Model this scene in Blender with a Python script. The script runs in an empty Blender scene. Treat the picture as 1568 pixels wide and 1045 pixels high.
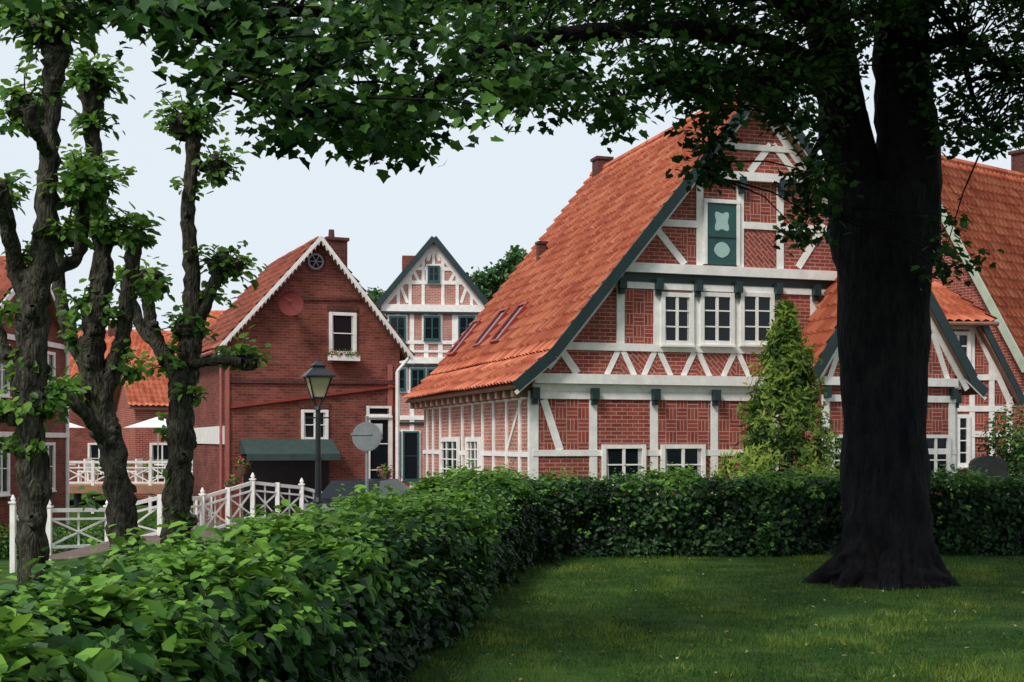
import bpy, math, random
import numpy as np
from mathutils import Vector, Matrix, noise
random.seed(3); rng=np.random.default_rng(5)
V3=Vector
F=2000.0; CZ=1.6; HZ=680.0
scene=bpy.context.scene
def P(u,v,d):      # surveyed bearing + elevation + real distance -> world position
    return V3(((u-784)/F*d, d, CZ+(HZ-v)/F*d))
def hit(u,v,p0,dr):   # survey onto a vertical wall plane
    m=(u-784)/F
    s=(m*p0[1]-p0[0])/(dr[0]-m*dr[1]); y=p0[1]+s*dr[1]
    return s, CZ+(HZ-v)/F*y
# ---------------------------------------------------------------- materials
def nodes(name):
    m=bpy.data.materials.new(name); m.use_nodes=True
    nt=m.node_tree; b=nt.nodes['Principled BSDF']
    return m,nt,b
def c4(c): return (c[0],c[1],c[2],1)
def ramp(nt,cols):
    r=nt.nodes.new('ShaderNodeValToRGB'); e=r.color_ramp.elements
    while len(e)<len(cols): e.new(.5)
    for i,(p,c) in enumerate(cols): e[i].position=p; e[i].color=c4(c)
    return r
def bump(nt,b,src,strength,dist=.01):
    bp=nt.nodes.new('ShaderNodeBump'); bp.inputs['Strength'].default_value=strength; bp.inputs['Distance'].default_value=dist
    nt.links.new(src,bp.inputs['Height']); nt.links.new(bp.outputs[0],b.inputs['Normal']); return bp
def simple(name,col,rough=.6,var=.18,scale=3.0,bmp=.1,metal=0,detail=6):
    m,nt,b=nodes(name)
    tc=nt.nodes.new('ShaderNodeTexCoord'); n=nt.nodes.new('ShaderNodeTexNoise'); n.inputs['Scale'].default_value=scale; n.inputs['Detail'].default_value=detail; n.inputs['Roughness'].default_value=.65
    nt.links.new(tc.outputs['Object'],n.inputs['Vector'])
    r=ramp(nt,[(.3,[c*(1-var) for c in col]),(.7,[min(1,c*(1+var*.6)) for c in col])])
    nt.links.new(n.outputs['Fac'],r.inputs[0]); nt.links.new(r.outputs[0],b.inputs['Base Color'])
    b.inputs['Roughness'].default_value=rough; b.inputs['Metallic'].default_value=metal
    if bmp: bump(nt,b,n.outputs['Fac'],bmp,.01)
    return m
def brick(name,c1,c2,mortar,mode='plain',bw=.23,rh=.077,ms=.008,stain=.35):
    m,nt,b=nodes(name); L=nt.links.new
    uv=nt.nodes.new('ShaderNodeUVMap')
    def bt(rot,off=.5,loc=(0,0,0)):
        mp=nt.nodes.new('ShaderNodeMapping'); mp.inputs['Rotation'].default_value=(0,0,rot); mp.inputs['Location'].default_value=loc
        L(uv.outputs[0],mp.inputs[0])
        t=nt.nodes.new('ShaderNodeTexBrick'); t.offset=off; t.inputs['Scale'].default_value=1
        t.inputs['Color1'].default_value=c4(c1); t.inputs['Color2'].default_value=c4(c2); t.inputs['Mortar'].default_value=c4(mortar)
        t.inputs['Brick Width'].default_value=bw; t.inputs['Row Height'].default_value=rh; t.inputs['Mortar Size'].default_value=ms; t.inputs['Mortar Smooth'].default_value=.2
        L(mp.outputs[0],t.inputs['Vector']); return t
    if mode=='basket':
        bw=rh*3; a=bt(0,0); c=bt(math.pi/2,0)
        ck=nt.nodes.new('ShaderNodeTexChecker'); ck.inputs['Scale'].default_value=1/bw
        mp=nt.nodes.new('ShaderNodeMapping'); mp.inputs['Location'].default_value=(0,0,.01); L(uv.outputs[0],mp.inputs[0]); L(mp.outputs[0],ck.inputs[0])
        mx=nt.nodes.new('ShaderNodeMix'); mx.data_type='RGBA'; L(ck.outputs['Fac'],mx.inputs[0]); L(a.outputs[0],mx.inputs[6]); L(c.outputs[0],mx.inputs[7])
        mf=nt.nodes.new('ShaderNodeMix'); L(ck.outputs['Fac'],mf.inputs[0]); L(a.outputs[1],mf.inputs[2]); L(c.outputs[1],mf.inputs[3])
        col=mx.outputs[2]; fac=mf.outputs[0]
    else:
        t=bt({'plain':0,'diag':math.pi/4,'vert':math.pi/2}[mode]); col=t.outputs[0]; fac=t.outputs[1]
    n=nt.nodes.new('ShaderNodeTexNoise'); n.inputs['Scale'].default_value=1.3; n.inputs['Detail'].default_value=8; n.inputs['Roughness'].default_value=.7
    L(uv.outputs[0],n.inputs['Vector'])
    r=ramp(nt,[(.3,(1-stain,)*3),(.7,(1.12,)*3)]); L(n.outputs[0],r.inputs[0])
    mu=nt.nodes.new('ShaderNodeMix'); mu.data_type='RGBA'; mu.blend_type='MULTIPLY'; mu.inputs[0].default_value=1
    L(col,mu.inputs[6]); L(r.outputs[0],mu.inputs[7]); L(mu.outputs[2],b.inputs['Base Color'])
    b.inputs['Roughness'].default_value=.85; b.inputs['Specular IOR Level'].default_value=.25
    bp=bump(nt,b,fac,.5,.006); bp.invert=True
    return m
def tiles(name,ca,cb,cc):
    m,nt,b=nodes(name); L=nt.links.new
    uv=nt.nodes.new('ShaderNodeUVMap')
    sn=nt.nodes.new('ShaderNodeVectorMath'); sn.operation='SNAP'; sn.inputs[1].default_value=(.22,.34,1); L(uv.outputs[0],sn.inputs[0])
    w=nt.nodes.new('ShaderNodeTexWhiteNoise'); w.noise_dimensions='2D'; L(sn.outputs[0],w.inputs['Vector'])
    n=nt.nodes.new('ShaderNodeTexNoise'); n.inputs['Scale'].default_value=.9; n.inputs['Detail'].default_value=9; n.inputs['Roughness'].default_value=.75; L(uv.outputs[0],n.inputs['Vector'])
    ad=nt.nodes.new('ShaderNodeMath'); ad.operation='MULTIPLY_ADD'; ad.inputs[1].default_value=.32; L(w.outputs[0],ad.inputs[0]); 
    mm=nt.nodes.new('ShaderNodeMath'); mm.operation='MULTIPLY'; mm.inputs[1].default_value=.68; L(n.outputs[0],mm.inputs[0]); L(mm.outputs[0],ad.inputs[2])
    r=ramp(nt,[(.25,ca),(.5,cb),(.75,cc)]); L(ad.outputs[0],r.inputs[0]); L(r.outputs[0],b.inputs['Base Color'])
    b.inputs['Roughness'].default_value=.75; b.inputs['Specular IOR Level'].default_value=.2
    n2=nt.nodes.new('ShaderNodeTexNoise'); n2.inputs['Scale'].default_value=30; L(uv.outputs[0],n2.inputs['Vector']); bump(nt,b,n2.outputs[0],.15,.01)
    return m
def leafmat(name,cols,trans=.3,rough=.45):
    m,nt,b=nodes(name); L=nt.links.new
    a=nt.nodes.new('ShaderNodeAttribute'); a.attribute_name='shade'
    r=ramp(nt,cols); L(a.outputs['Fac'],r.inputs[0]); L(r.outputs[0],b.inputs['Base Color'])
    b.inputs['Roughness'].default_value=rough; b.inputs['Specular IOR Level'].default_value=.3
    t=nt.nodes.new('ShaderNodeBsdfTranslucent'); hs=nt.nodes.new('ShaderNodeHueSaturation'); hs.inputs['Value'].default_value=1.5; hs.inputs['Hue'].default_value=.485
    L(r.outputs[0],hs.inputs['Color']); L(hs.outputs[0],t.inputs['Color'])
    mx=nt.nodes.new('ShaderNodeMixShader'); mx.inputs[0].default_value=trans
    L(b.outputs[0],mx.inputs[1]); L(t.outputs[0],mx.inputs[2]); L(mx.outputs[0],nt.nodes['Material Output'].inputs['Surface'])
    return m
WHITE=simple('white_paint',(.88,.86,.82),.55,.16,5,.08)
GREEN=simple('dark_green_paint',(.012,.033,.035),.45,.3,4)
B_C1,B_C2,B_M=(.40,.085,.055),(.27,.048,.035),(.48,.34,.29)
BR=brick('brick_plain',B_C1,B_C2,B_M)
BRD=brick('brick_diagonal',B_C1,B_C2,B_M,'diag')
BRB=brick('brick_basket',B_C1,B_C2,B_M,'basket')
BRV=brick('brick_vertical',B_C1,B_C2,B_M,'vert')
BRL=brick('brick_light',(.52,.22,.16),(.44,.15,.11),(.62,.52,.48),'plain')
BRK=brick('brick_dark',(.32,.082,.055),(.19,.045,.033),(.26,.16,.13),'plain',ms=.007,stain=.55)
BRX=brick('brick_sooty',(.16,.045,.035),(.10,.03,.025),(.14,.10,.09),'plain',ms=.007,stain=.5)
TILE=tiles('clay_tiles',(.30,.062,.035),(.53,.135,.07),(.68,.25,.14))
TILE2=tiles('clay_tiles_old',(.15,.05,.035),(.34,.09,.055),(.44,.15,.10))
GLASS,nt_,b_=nodes('window_glass'); b_.inputs['Base Color'].default_value=(.008,.012,.016,1); b_.inputs['Roughness'].default_value=.06; b_.inputs['Specular IOR Level'].default_value=.28
TEAL=simple('teal_frame',(.02,.085,.085),.4,.2,4)
CURT=simple('curtain',(.5,.5,.48),.9,.2,12)
PALE=simple('pale_panel',(.40,.58,.55),.5,.1,6)
RED=simple('red_paint',(.30,.04,.03),.5,.25,5)
SOFF=simple('soffit_wood',(.25,.13,.09),.7,.3,6)
BLACK=simple('black_iron',(.015,.017,.02),.4,.3,8)
GREYM=simple('grey_metal',(.28,.30,.31),.45,.2,8,metal=.3)
def barkmat(name,ca,cb,sc):
    m,nt,b=nodes(name); L=nt.links.new
    tc=nt.nodes.new('ShaderNodeTexCoord'); mp=nt.nodes.new('ShaderNodeMapping'); mp.inputs['Scale'].default_value=(1,1,.3); L(tc.outputs['Object'],mp.inputs[0])
    n=nt.nodes.new('ShaderNodeTexNoise'); n.inputs['Scale'].default_value=sc; n.inputs['Detail'].default_value=9; n.inputs['Roughness'].default_value=.75; L(mp.outputs[0],n.inputs['Vector'])
    v=nt.nodes.new('ShaderNodeTexVoronoi'); v.feature='DISTANCE_TO_EDGE'; v.inputs['Scale'].default_value=sc*1.3; L(mp.outputs[0],v.inputs['Vector'])
    ad=nt.nodes.new('ShaderNodeMath'); ad.operation='MULTIPLY'; L(n.outputs[0],ad.inputs[0]); L(v.outputs[0],ad.inputs[1])
    r=ramp(nt,[(.4,ca),(.62,cb)]); L(n.outputs[0],r.inputs[0]); L(r.outputs[0],b.inputs['Base Color']); b.inputs['Roughness'].default_value=.95
    b.inputs['Specular IOR Level'].default_value=.1
    bump(nt,b,ad.outputs[0],1,.08); return m
BARKD=barkmat('bark_dark',(.006,.006,.0075),(.018,.017,.018),9)
BARKL=barkmat('bark_linden',(.018,.017,.014),(.105,.098,.075),18)
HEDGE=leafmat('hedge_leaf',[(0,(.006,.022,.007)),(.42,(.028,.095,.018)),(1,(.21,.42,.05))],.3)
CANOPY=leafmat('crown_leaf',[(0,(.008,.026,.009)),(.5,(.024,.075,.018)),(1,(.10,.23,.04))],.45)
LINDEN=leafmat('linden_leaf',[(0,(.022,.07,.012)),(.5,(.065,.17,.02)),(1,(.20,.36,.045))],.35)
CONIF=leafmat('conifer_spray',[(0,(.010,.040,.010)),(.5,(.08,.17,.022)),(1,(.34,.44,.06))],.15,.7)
FARL=leafmat('far_leaf',[(0,(.02,.06,.02)),(1,(.09,.19,.06))],.2)
GRASSB=leafmat('grass_blade',[(0,(.012,.035,.008)),(.5,(.048,.115,.016)),(1,(.17,.24,.04))],.35,.6)
FLOW=leafmat('flower',[(0,(.45,.02,.03)),(.5,(.6,.05,.1)),(1,(.7,.5,.55))],.2)
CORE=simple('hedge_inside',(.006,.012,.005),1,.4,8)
# ---------------------------------------------------------------- builders
def empty(name,loc=(0,0,0),rz=0):
    e=bpy.data.objects.new(name,None); e.location=loc; e.rotation_euler=(0,0,rz); scene.collection.objects.link(e); e.empty_display_size=.2; return e
class MB:
    def __init__(s): s.V=[];s.F=[];s.UV=[];s.M=[]
    def poly(s,pts,mat=0,uv=None,rot=0):
        pts=[V3(p) for p in pts]; i=len(s.V)
        if uv is None:
            n=V3((0,0,0))
            for k in range(len(pts)):
                a,b=pts[k],pts[(k+1)%len(pts)]; n+=a.cross(b)
            n.normalize()
            t=V3((0,0,1)).cross(n)
            if t.length<.05: t=V3((1,0,0))
            t.normalize(); bb=n.cross(t)
            uv=[(p.dot(t),p.dot(bb)) for p in pts]
        s.V+=[tuple(p) for p in pts]; s.F.append(list(range(i,i+len(pts)))); s.UV+=uv; s.M.append(mat)
    def hexa(s,c,mat=0):
        for f in ((0,3,2,1),(4,5,6,7),(0,1,5,4),(1,2,6,5),(2,3,7,6),(3,0,4,7)): s.poly([c[k] for k in f],mat)
    def box(s,a,b,mat=0):
        x0,y0,z0=a;x1,y1,z1=b
        s.hexa([V3(p) for p in ((x0,y0,z0),(x1,y0,z0),(x1,y1,z0),(x0,y1,z0),(x0,y0,z1),(x1,y0,z1),(x1,y1,z1),(x0,y1,z1))],mat)
    def beam(s,p,q,w,n0,n1,nrm,mat=0):   # timber lying on a wall, from n0 to n1 along the normal
        p=V3(p);q=V3(q);nrm=V3(nrm); d=(q-p).normalized(); t=nrm.cross(d).normalized()*(w/2)
        j=random.uniform(0,.006); n1+=j
        a=[p-t*random.uniform(.93,1.05),q-t*random.uniform(.93,1.05),q+t*random.uniform(.93,1.05),p+t*random.uniform(.93,1.05)]
        s.hexa([x+nrm*n0 for x in a]+[x+nrm*n1 for x in a],mat)
    def cyl(s,p,q,r0,r1,n=8,mat=0,cap=True):
        p=V3(p);q=V3(q); d=(q-p).normalized(); a=d.orthogonal().normalized(); b=d.cross(a)
        c0=[p+(a*math.cos(2*math.pi*k/n)+b*math.sin(2*math.pi*k/n))*r0 for k in range(n)]
        c1=[q+(a*math.cos(2*math.pi*k/n)+b*math.sin(2*math.pi*k/n))*r1 for k in range(n)]
        for k in range(n): s.poly([c0[k],c0[(k+1)%n],c1[(k+1)%n],c1[k]],mat)
        if cap: s.poly(c1,mat); s.poly(c0[::-1],mat)
    def make(s,name,mats,parent=None,smooth=False):
        me=bpy.data.meshes.new(name); me.from_pydata(s.V,[],s.F)
        uvl=me.uv_layers.new(name='UVMap'); uvl.data.foreach_set('uv',np.array(s.UV,dtype=np.float32).ravel())
        me.polygons.foreach_set('material_index',s.M)
        for m in mats: me.materials.append(m)
        if smooth: me.polygons.foreach_set('use_smooth',[True]*len(s.F))
        me.update(); o=bpy.data.objects.new(name,me); scene.collection.objects.link(o); o.parent=parent; return o
def npmesh(name,verts,faces_list,mats,parent=None,shade=None,uv=None,smooth=False):
    me=bpy.data.meshes.new(name); nf,k=faces_list.shape
    me.vertices.add(len(verts)); me.vertices.foreach_set('co',verts.astype(np.float32).ravel())
    me.loops.add(nf*k); me.loops.foreach_set('vertex_index',faces_list.astype(np.int32).ravel())
    me.polygons.add(nf); me.polygons.foreach_set('loop_start',np.arange(0,nf*k,k,dtype=np.int32))
    try: me.polygons.foreach_set('loop_total',np.full(nf,k,dtype=np.int32))
    except Exception: pass
    if smooth: me.polygons.foreach_set('use_smooth',np.ones(nf,dtype=bool))
    if uv is not None:
        l=me.uv_layers.new(name='UVMap'); l.data.foreach_set('uv',uv[faces_list.ravel()].astype(np.float32).ravel())
    if shade is not None:
        a=me.attributes.new('shade','FLOAT','POINT'); a.data.foreach_set('value',shade.astype(np.float32))
    for m in mats: me.materials.append(m)
    me.update(calc_edges=True); me.validate()
    o=bpy.data.objects.new(name,me); scene.collection.objects.link(o); o.parent=parent; return o
T_OV=(np.array([[0,0,0],[-.3,.3,.10],[-.27,.7,.08],[0,1,-.05],[.27,.7,.08],[.3,.3,.10]]),np.array([[0,3,2,1],[0,5,4,3]]))
T_LOB=(np.array([[0,0,0],[-.34,.15,.1],[-.30,.38,.06],[-.44,.60,.1],[-.22,.74,.03],[0,1.05,-.1],[.22,.74,.03],[.44,.60,.1],[.30,.38,.06],[.34,.15,.1]]),np.array([[0,5,4,3,2,1],[0,9,8,7,6,5]]))
T_SPR=(np.array([[0,0,0],[-.16,.35,.03],[-.1,.75,0],[0,1,-.06],[.1,.75,0],[.16,.35,.03]]),np.array([[0,3,2,1],[0,5,4,3]]))
def nz(a): return a/np.maximum(np.linalg.norm(a,axis=1,keepdims=True),1e-6)
def leaves(name,pos,nrm,tip,size,shade,mat,tmpl,parent=None):
    T,Fc=tmpl; n=nz(nrm); t=nz(tip-(tip*n).sum(1,keepdims=True)*n); s=np.cross(t,n)
    sz=size[:,None,None]
    v=pos[:,None,:]+sz*(T[None,:,0:1]*s[:,None,:]+T[None,:,1:2]*t[:,None,:]+T[None,:,2:3]*n[:,None,:])
    k=len(T); nl=len(pos)
    f=(Fc[None,:,:]+(np.arange(nl)*k)[:,None,None]).reshape(-1,Fc.shape[1])
    return npmesh(name,v.reshape(-1,3),f,[mat],parent,np.repeat(np.clip(shade,0,1),k))
def tube(path,rad,n=10,wob=.08,seed=0,sub=4,cap=True):
    pts=[V3(p) for p in path]; P2=[];R2=[]
    for i in range(len(pts)-1):
        p0=pts[max(i-1,0)];p1=pts[i];p2=pts[i+1];p3=pts[min(i+2,len(pts)-1)]
        for j in range(sub):
            t=j/sub
            P2.append(.5*((2*p1)+(p2-p0)*t+(2*p0-5*p1+4*p2-p3)*t*t+(3*p1-p0-3*p2+p3)*t**3)); R2.append(rad[i]*(1-t)+rad[i+1]*t)
    P2.append(pts[-1]);R2.append(rad[-1]); vs=[];fs=[]
    ref=V3((1,0.1,0))
    for i,(p,r) in enumerate(zip(P2,R2)):
        d=(P2[min(i+1,len(P2)-1)]-P2[max(i-1,0)]).normalized()
        a=(ref-d*ref.dot(d)).normalized(); b=d.cross(a); ref=a
        for k in range(n):
            th=2*math.pi*k/n; dr=a*math.cos(th)+b*math.sin(th)
            w=1+wob*noise.noise(p*2.5/max(r*4,.3)+dr*1.7+V3((seed,0,0)))*2
            vs.append(tuple(p+dr*r*w))
    m=len(P2)
    for i in range(m-1):
        for k in range(n): fs.append((i*n+k,i*n+(k+1)%n,(i+1)*n+(k+1)%n,(i+1)*n+k))
    return vs,fs
class TB:
    def __init__(s): s.v=[];s.f=[]
    def add(s,*a,**k):
        v,f=tube(*a,**k); o=len(s.v); s.v+=v; s.f+=[tuple(x+o for x in q) for q in f]
    def make(s,name,mat,parent): return npmesh(name,np.array(s.v),np.array(s.f),[mat],parent,smooth=True)
def roof_slope(name,a,b,c,d,mat,parent,pw=.22,rl=.34,amp=.03,step=.065):
    a,b,c,d=[V3(x) for x in (a,b,c,d)]
    L=max((b-a).length,(c-d).length); S=((d+c)/2-(a+b)/2).length; n=(b-a).cross(d-a).normalized()
    nc=max(2,int(L/pw)*5+1); nr=max(1,int(round(S/rl)))
    vs=[];uv=[]
    for r in range(nr):
        for e in (0,1):
            fv=(r+e)/nr
            for k in range(nc):
                fu=k/(nc-1); x=fu*L; ph=(x/pw)%1
                h=amp*(math.sin(2*math.pi*ph)+.35*math.sin(4*math.pi*ph+.6))+step*(1-e)+.010*noise.noise(V3((x*3,r*.7,0)))+.03*noise.noise(V3((x*.35,fv*S*.35,4)))
                p=(a.lerp(b,fu)).lerp(d.lerp(c,fu),fv)+n*(h+.04)
                vs.append(tuple(p)); uv.append((x+.001,r*rl+.02+e*(rl-.04)))
    fs=[(r*nc+k,r*nc+k+1,(r+1)*nc+k+1,(r+1)*nc+k) for r in range(2*nr-1) for k in range(nc-1)]
    o=npmesh(name,np.array(vs),np.array(fs),[mat],parent,uv=np.array(uv))
    sl=MB(); lo=-.07; hi=-.012
    sl.hexa([x+n*lo for x in (a,b,c,d)]+[x+n*hi for x in (a,b,c,d)]); sl.make(name+'_slab',[SOFF],parent)
    return o
def window(mb,org,dx,nrm,w,h,nx=2,ny=2,fw=.06,fm=0,gm=1,base=.0,curt=None,sash=False):
    org=V3(org);dx=V3(dx).normalized();nrm=V3(nrm);up=V3((0,0,1))
    q=lambda x,z,o: org+dx*x+up*z+nrm*o
    g=base+.012
    mb.poly([q(0,0,g),q(w,0,g),q(w,h,g),q(0,h,g)],gm)
    if curt is not None:
        for (x0,x1) in ((.02,w*.14),(w*.86,w-.02)):
            mb.poly([q(x0,.02,g+.004),q(x1,.02,g+.004),q(x1*.7+x0*.3,h-.02,g+.004),q(x0,h-.02,g+.004)],curt)
    for x in (0,w): mb.beam(q(x,-fw/2,0),q(x,h+fw/2,0),fw,base,base+.06,nrm,fm)
    for z in (0,h): mb.beam(q(fw/2,z,0),q(w-fw/2,z,0),fw,base,base+.05,nrm,fm)
    for i in range(1,nx): mb.beam(q(w*i/nx,fw/2,0),q(w*i/nx,h-fw/2,0),(.06 if nx==2 else .03),base+.013,base+.04,nrm,fm)
    for j in range(1,ny): mb.beam(q(fw/2,h*j/ny,0),q(w-fw/2,h*j/ny,0),.028,base+.013,base+.03,nrm,fm)
    mb.beam(q(-.05,-fw/2-.02,0),q(w+.05,-fw/2-.02,0),.04,base,base+.1,nrm,fm)

# ---------------------------------------------------------------- world, sun, camera
w=bpy.data.worlds.new('World'); scene.world=w; w.use_nodes=True; nt=w.node_tree; bg=nt.nodes['Background']
S=V3((-.45,-.62,.80)).normalized()
sky=nt.nodes.new('ShaderNodeTexSky'); sky.sky_type='NISHITA'; sky.sun_disc=False; sky.sun_elevation=math.asin(S.z); sky.sun_rotation=math.atan2(S.x,S.y); sky.air_density=1; sky.dust_density=4
mx=nt.nodes.new('ShaderNodeMix'); mx.data_type='RGBA'; mx.inputs[0].default_value=.86; mx.inputs[7].default_value=(8.7,9.5,10.2,1)
nt.links.new(sky.outputs[0],mx.inputs[6]); nt.links.new(mx.outputs[2],bg.inputs[0]); bg.inputs[1].default_value=.1
sl=bpy.data.lights.new('sun','SUN'); sl.energy=2.5; sl.angle=math.radians(12); sl.color=(1,.95,.88)
so=bpy.data.objects.new('sun',sl); so.rotation_euler=S.to_track_quat('Z','Y').to_euler(); so.location=(0,0,30); scene.collection.objects.link(so)
cam=bpy.data.cameras.new('camera'); cam.sensor_width=36; cam.lens=36*F/1568; cam.shift_y=(HZ-522.5)/1568; cam.clip_end=5000; cam.clip_start=.1
co=bpy.data.objects.new('camera',cam); co.location=(0,0,CZ); co.rotation_euler=(math.pi/2,0,0); scene.collection.objects.link(co); scene.camera=co
scene.view_settings.view_transform='Standard'; scene.view_settings.look='None'; scene.view_settings.exposure=0

# ---------------------------------------------------------------- ground
ZG=-.6
def sm(a,b,x): t=min(1,max(0,(x-a)/(b-a))); return t*t*(3-2*t)
def gz(x,y):
    z=ZG*max(sm(20.5,24,y),sm(-5.5,-9,x))
    if x<0 : z-= .7*sm(-8,-10,x)*sm(20,26,y)*(1-sm(34,35,y))
    if x<-9.4 and 35<y<46.2: z=-2.8
    return z
xs=np.concatenate([[-2500,-600,-200,-80],np.arange(-40,30,.5),[30,60,200,600,2500]])
ys=np.concatenate([[-300,-60,-10],np.arange(0,60,.5),[60,80,150,500,3000]])
gv=[(x,y,gz(x,y)+.015*noise.noise(V3((x*.6,y*.6,0)))) for y in ys for x in xs]; nx_=len(xs)
gf=[(j*nx_+i,j*nx_+i+1,(j+1)*nx_+i+1,(j+1)*nx_+i) for j in range(len(ys)-1) for i in range(nx_-1)]
GM,nt,b=nodes('lawn'); L=nt.links.new
tc=nt.nodes.new('ShaderNodeTexCoord'); n1=nt.nodes.new('ShaderNodeTexNoise'); n1.inputs['Scale'].default_value=1.1; n1.inputs['Detail'].default_value=10; n1.inputs['Roughness'].default_value=.75; L(tc.outputs['Object'],n1.inputs['Vector'])
r=ramp(nt,[(.32,(.014,.032,.008)),(.5,(.035,.085,.014)),(.70,(.10,.14,.035))]); L(n1.outputs[0],r.inputs[0]); L(r.outputs[0],b.inputs['Base Color']); b.inputs['Roughness'].default_value=.95; b.inputs['Specular IOR Level'].default_value=.1
n2=nt.nodes.new('ShaderNodeTexNoise'); n2.inputs['Scale'].default_value=40; L(tc.outputs['Object'],n2.inputs['Vector']); bump(nt,b,n2.outputs[0],.6,.03)
npmesh('ground',np.array(gv),np.array(gf),[GM],smooth=True)
PAVE=brick('paving_brick',(.20,.13,.11),(.15,.10,.09),(.10,.09,.08),'basket')
mb=MB(); mb.poly([(-9,24.6,ZG+.03),(25,24.6,ZG+.03),(25,75,ZG+.03),(-9,75,ZG+.03)]); mb.make('village_street',[PAVE])
WAT,nt,b=nodes('canal_water'); b.inputs['Base Color'].default_value=(.012,.018,.014,1); b.inputs['Roughness'].default_value=.08
n2=nt.nodes.new('ShaderNodeTexNoise'); n2.inputs['Scale'].default_value=3; bump(nt,b,n2.outputs[0],.2,.05)
mb=MB(); mb.poly([(-60,34.6,-2.0),(-9.2,34.6,-2.0),(-9.2,46.6,-2.0),(-60,46.6,-2.0)]); mb.make('canal_water',[WAT])
n=115000; y=rng.uniform(8.2**.5,18.6**.5,n)**2; x=rng.uniform(-1.0,1,n); x=-1.2+(x+1)/2*(0.42*y+1.2)
keep=np.array([noise.noise(V3((a*1.5,b_*1.5,3)))*.9+.66>random.random() for a,b_ in zip(x,y)]); x=x[keep];y=y[keep];n=len(x)
pos=np.stack([x,y,np.zeros(n)],1); tip=np.stack([rng.normal(0,.5,n),rng.normal(0,.5,n),np.ones(n)],1); nr=rng.normal(0,1,(n,3)); nr[:,2]*=.3
pt=np.array([noise.noise(V3((a*.8,b_*.8,9)))+.7*noise.noise(V3((a*3,b_*3,1)))+.3*noise.noise(V3((a*9,b_*9,1))) for a,b_ in zip(x,y)])
leaves('lawn_grass',pos,nr,tip,rng.uniform(.02,.055,n)*(1+.7*pt.clip(-.6,1)),.40+pt*.8+rng.normal(0,.2,n),GRASSB,(np.array([[-.09,0,0],[.09,0,0],[0,1,.15]]),np.array([[0,1,2]])))
n=520; y=rng.uniform(8.5,18.5,n); x=rng.uniform(-.4,.4,n)*y+2; k_=x>-.2; x=x[k_];y=y[k_];n=len(x)
leaves('fallen_leaves',np.stack([x,y,np.full(n,.045)],1),rng.normal(0,.35,(n,3))+np.array([0,0,1]),rng.normal(0,1,(n,3)),rng.uniform(.02,.05,n),rng.random(n),leafmat('fallen_leaf',[(0,(.12,.07,.03)),(.6,(.22,.19,.06)),(1,(.42,.42,.3))],.1,.8),T_OV)
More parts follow.
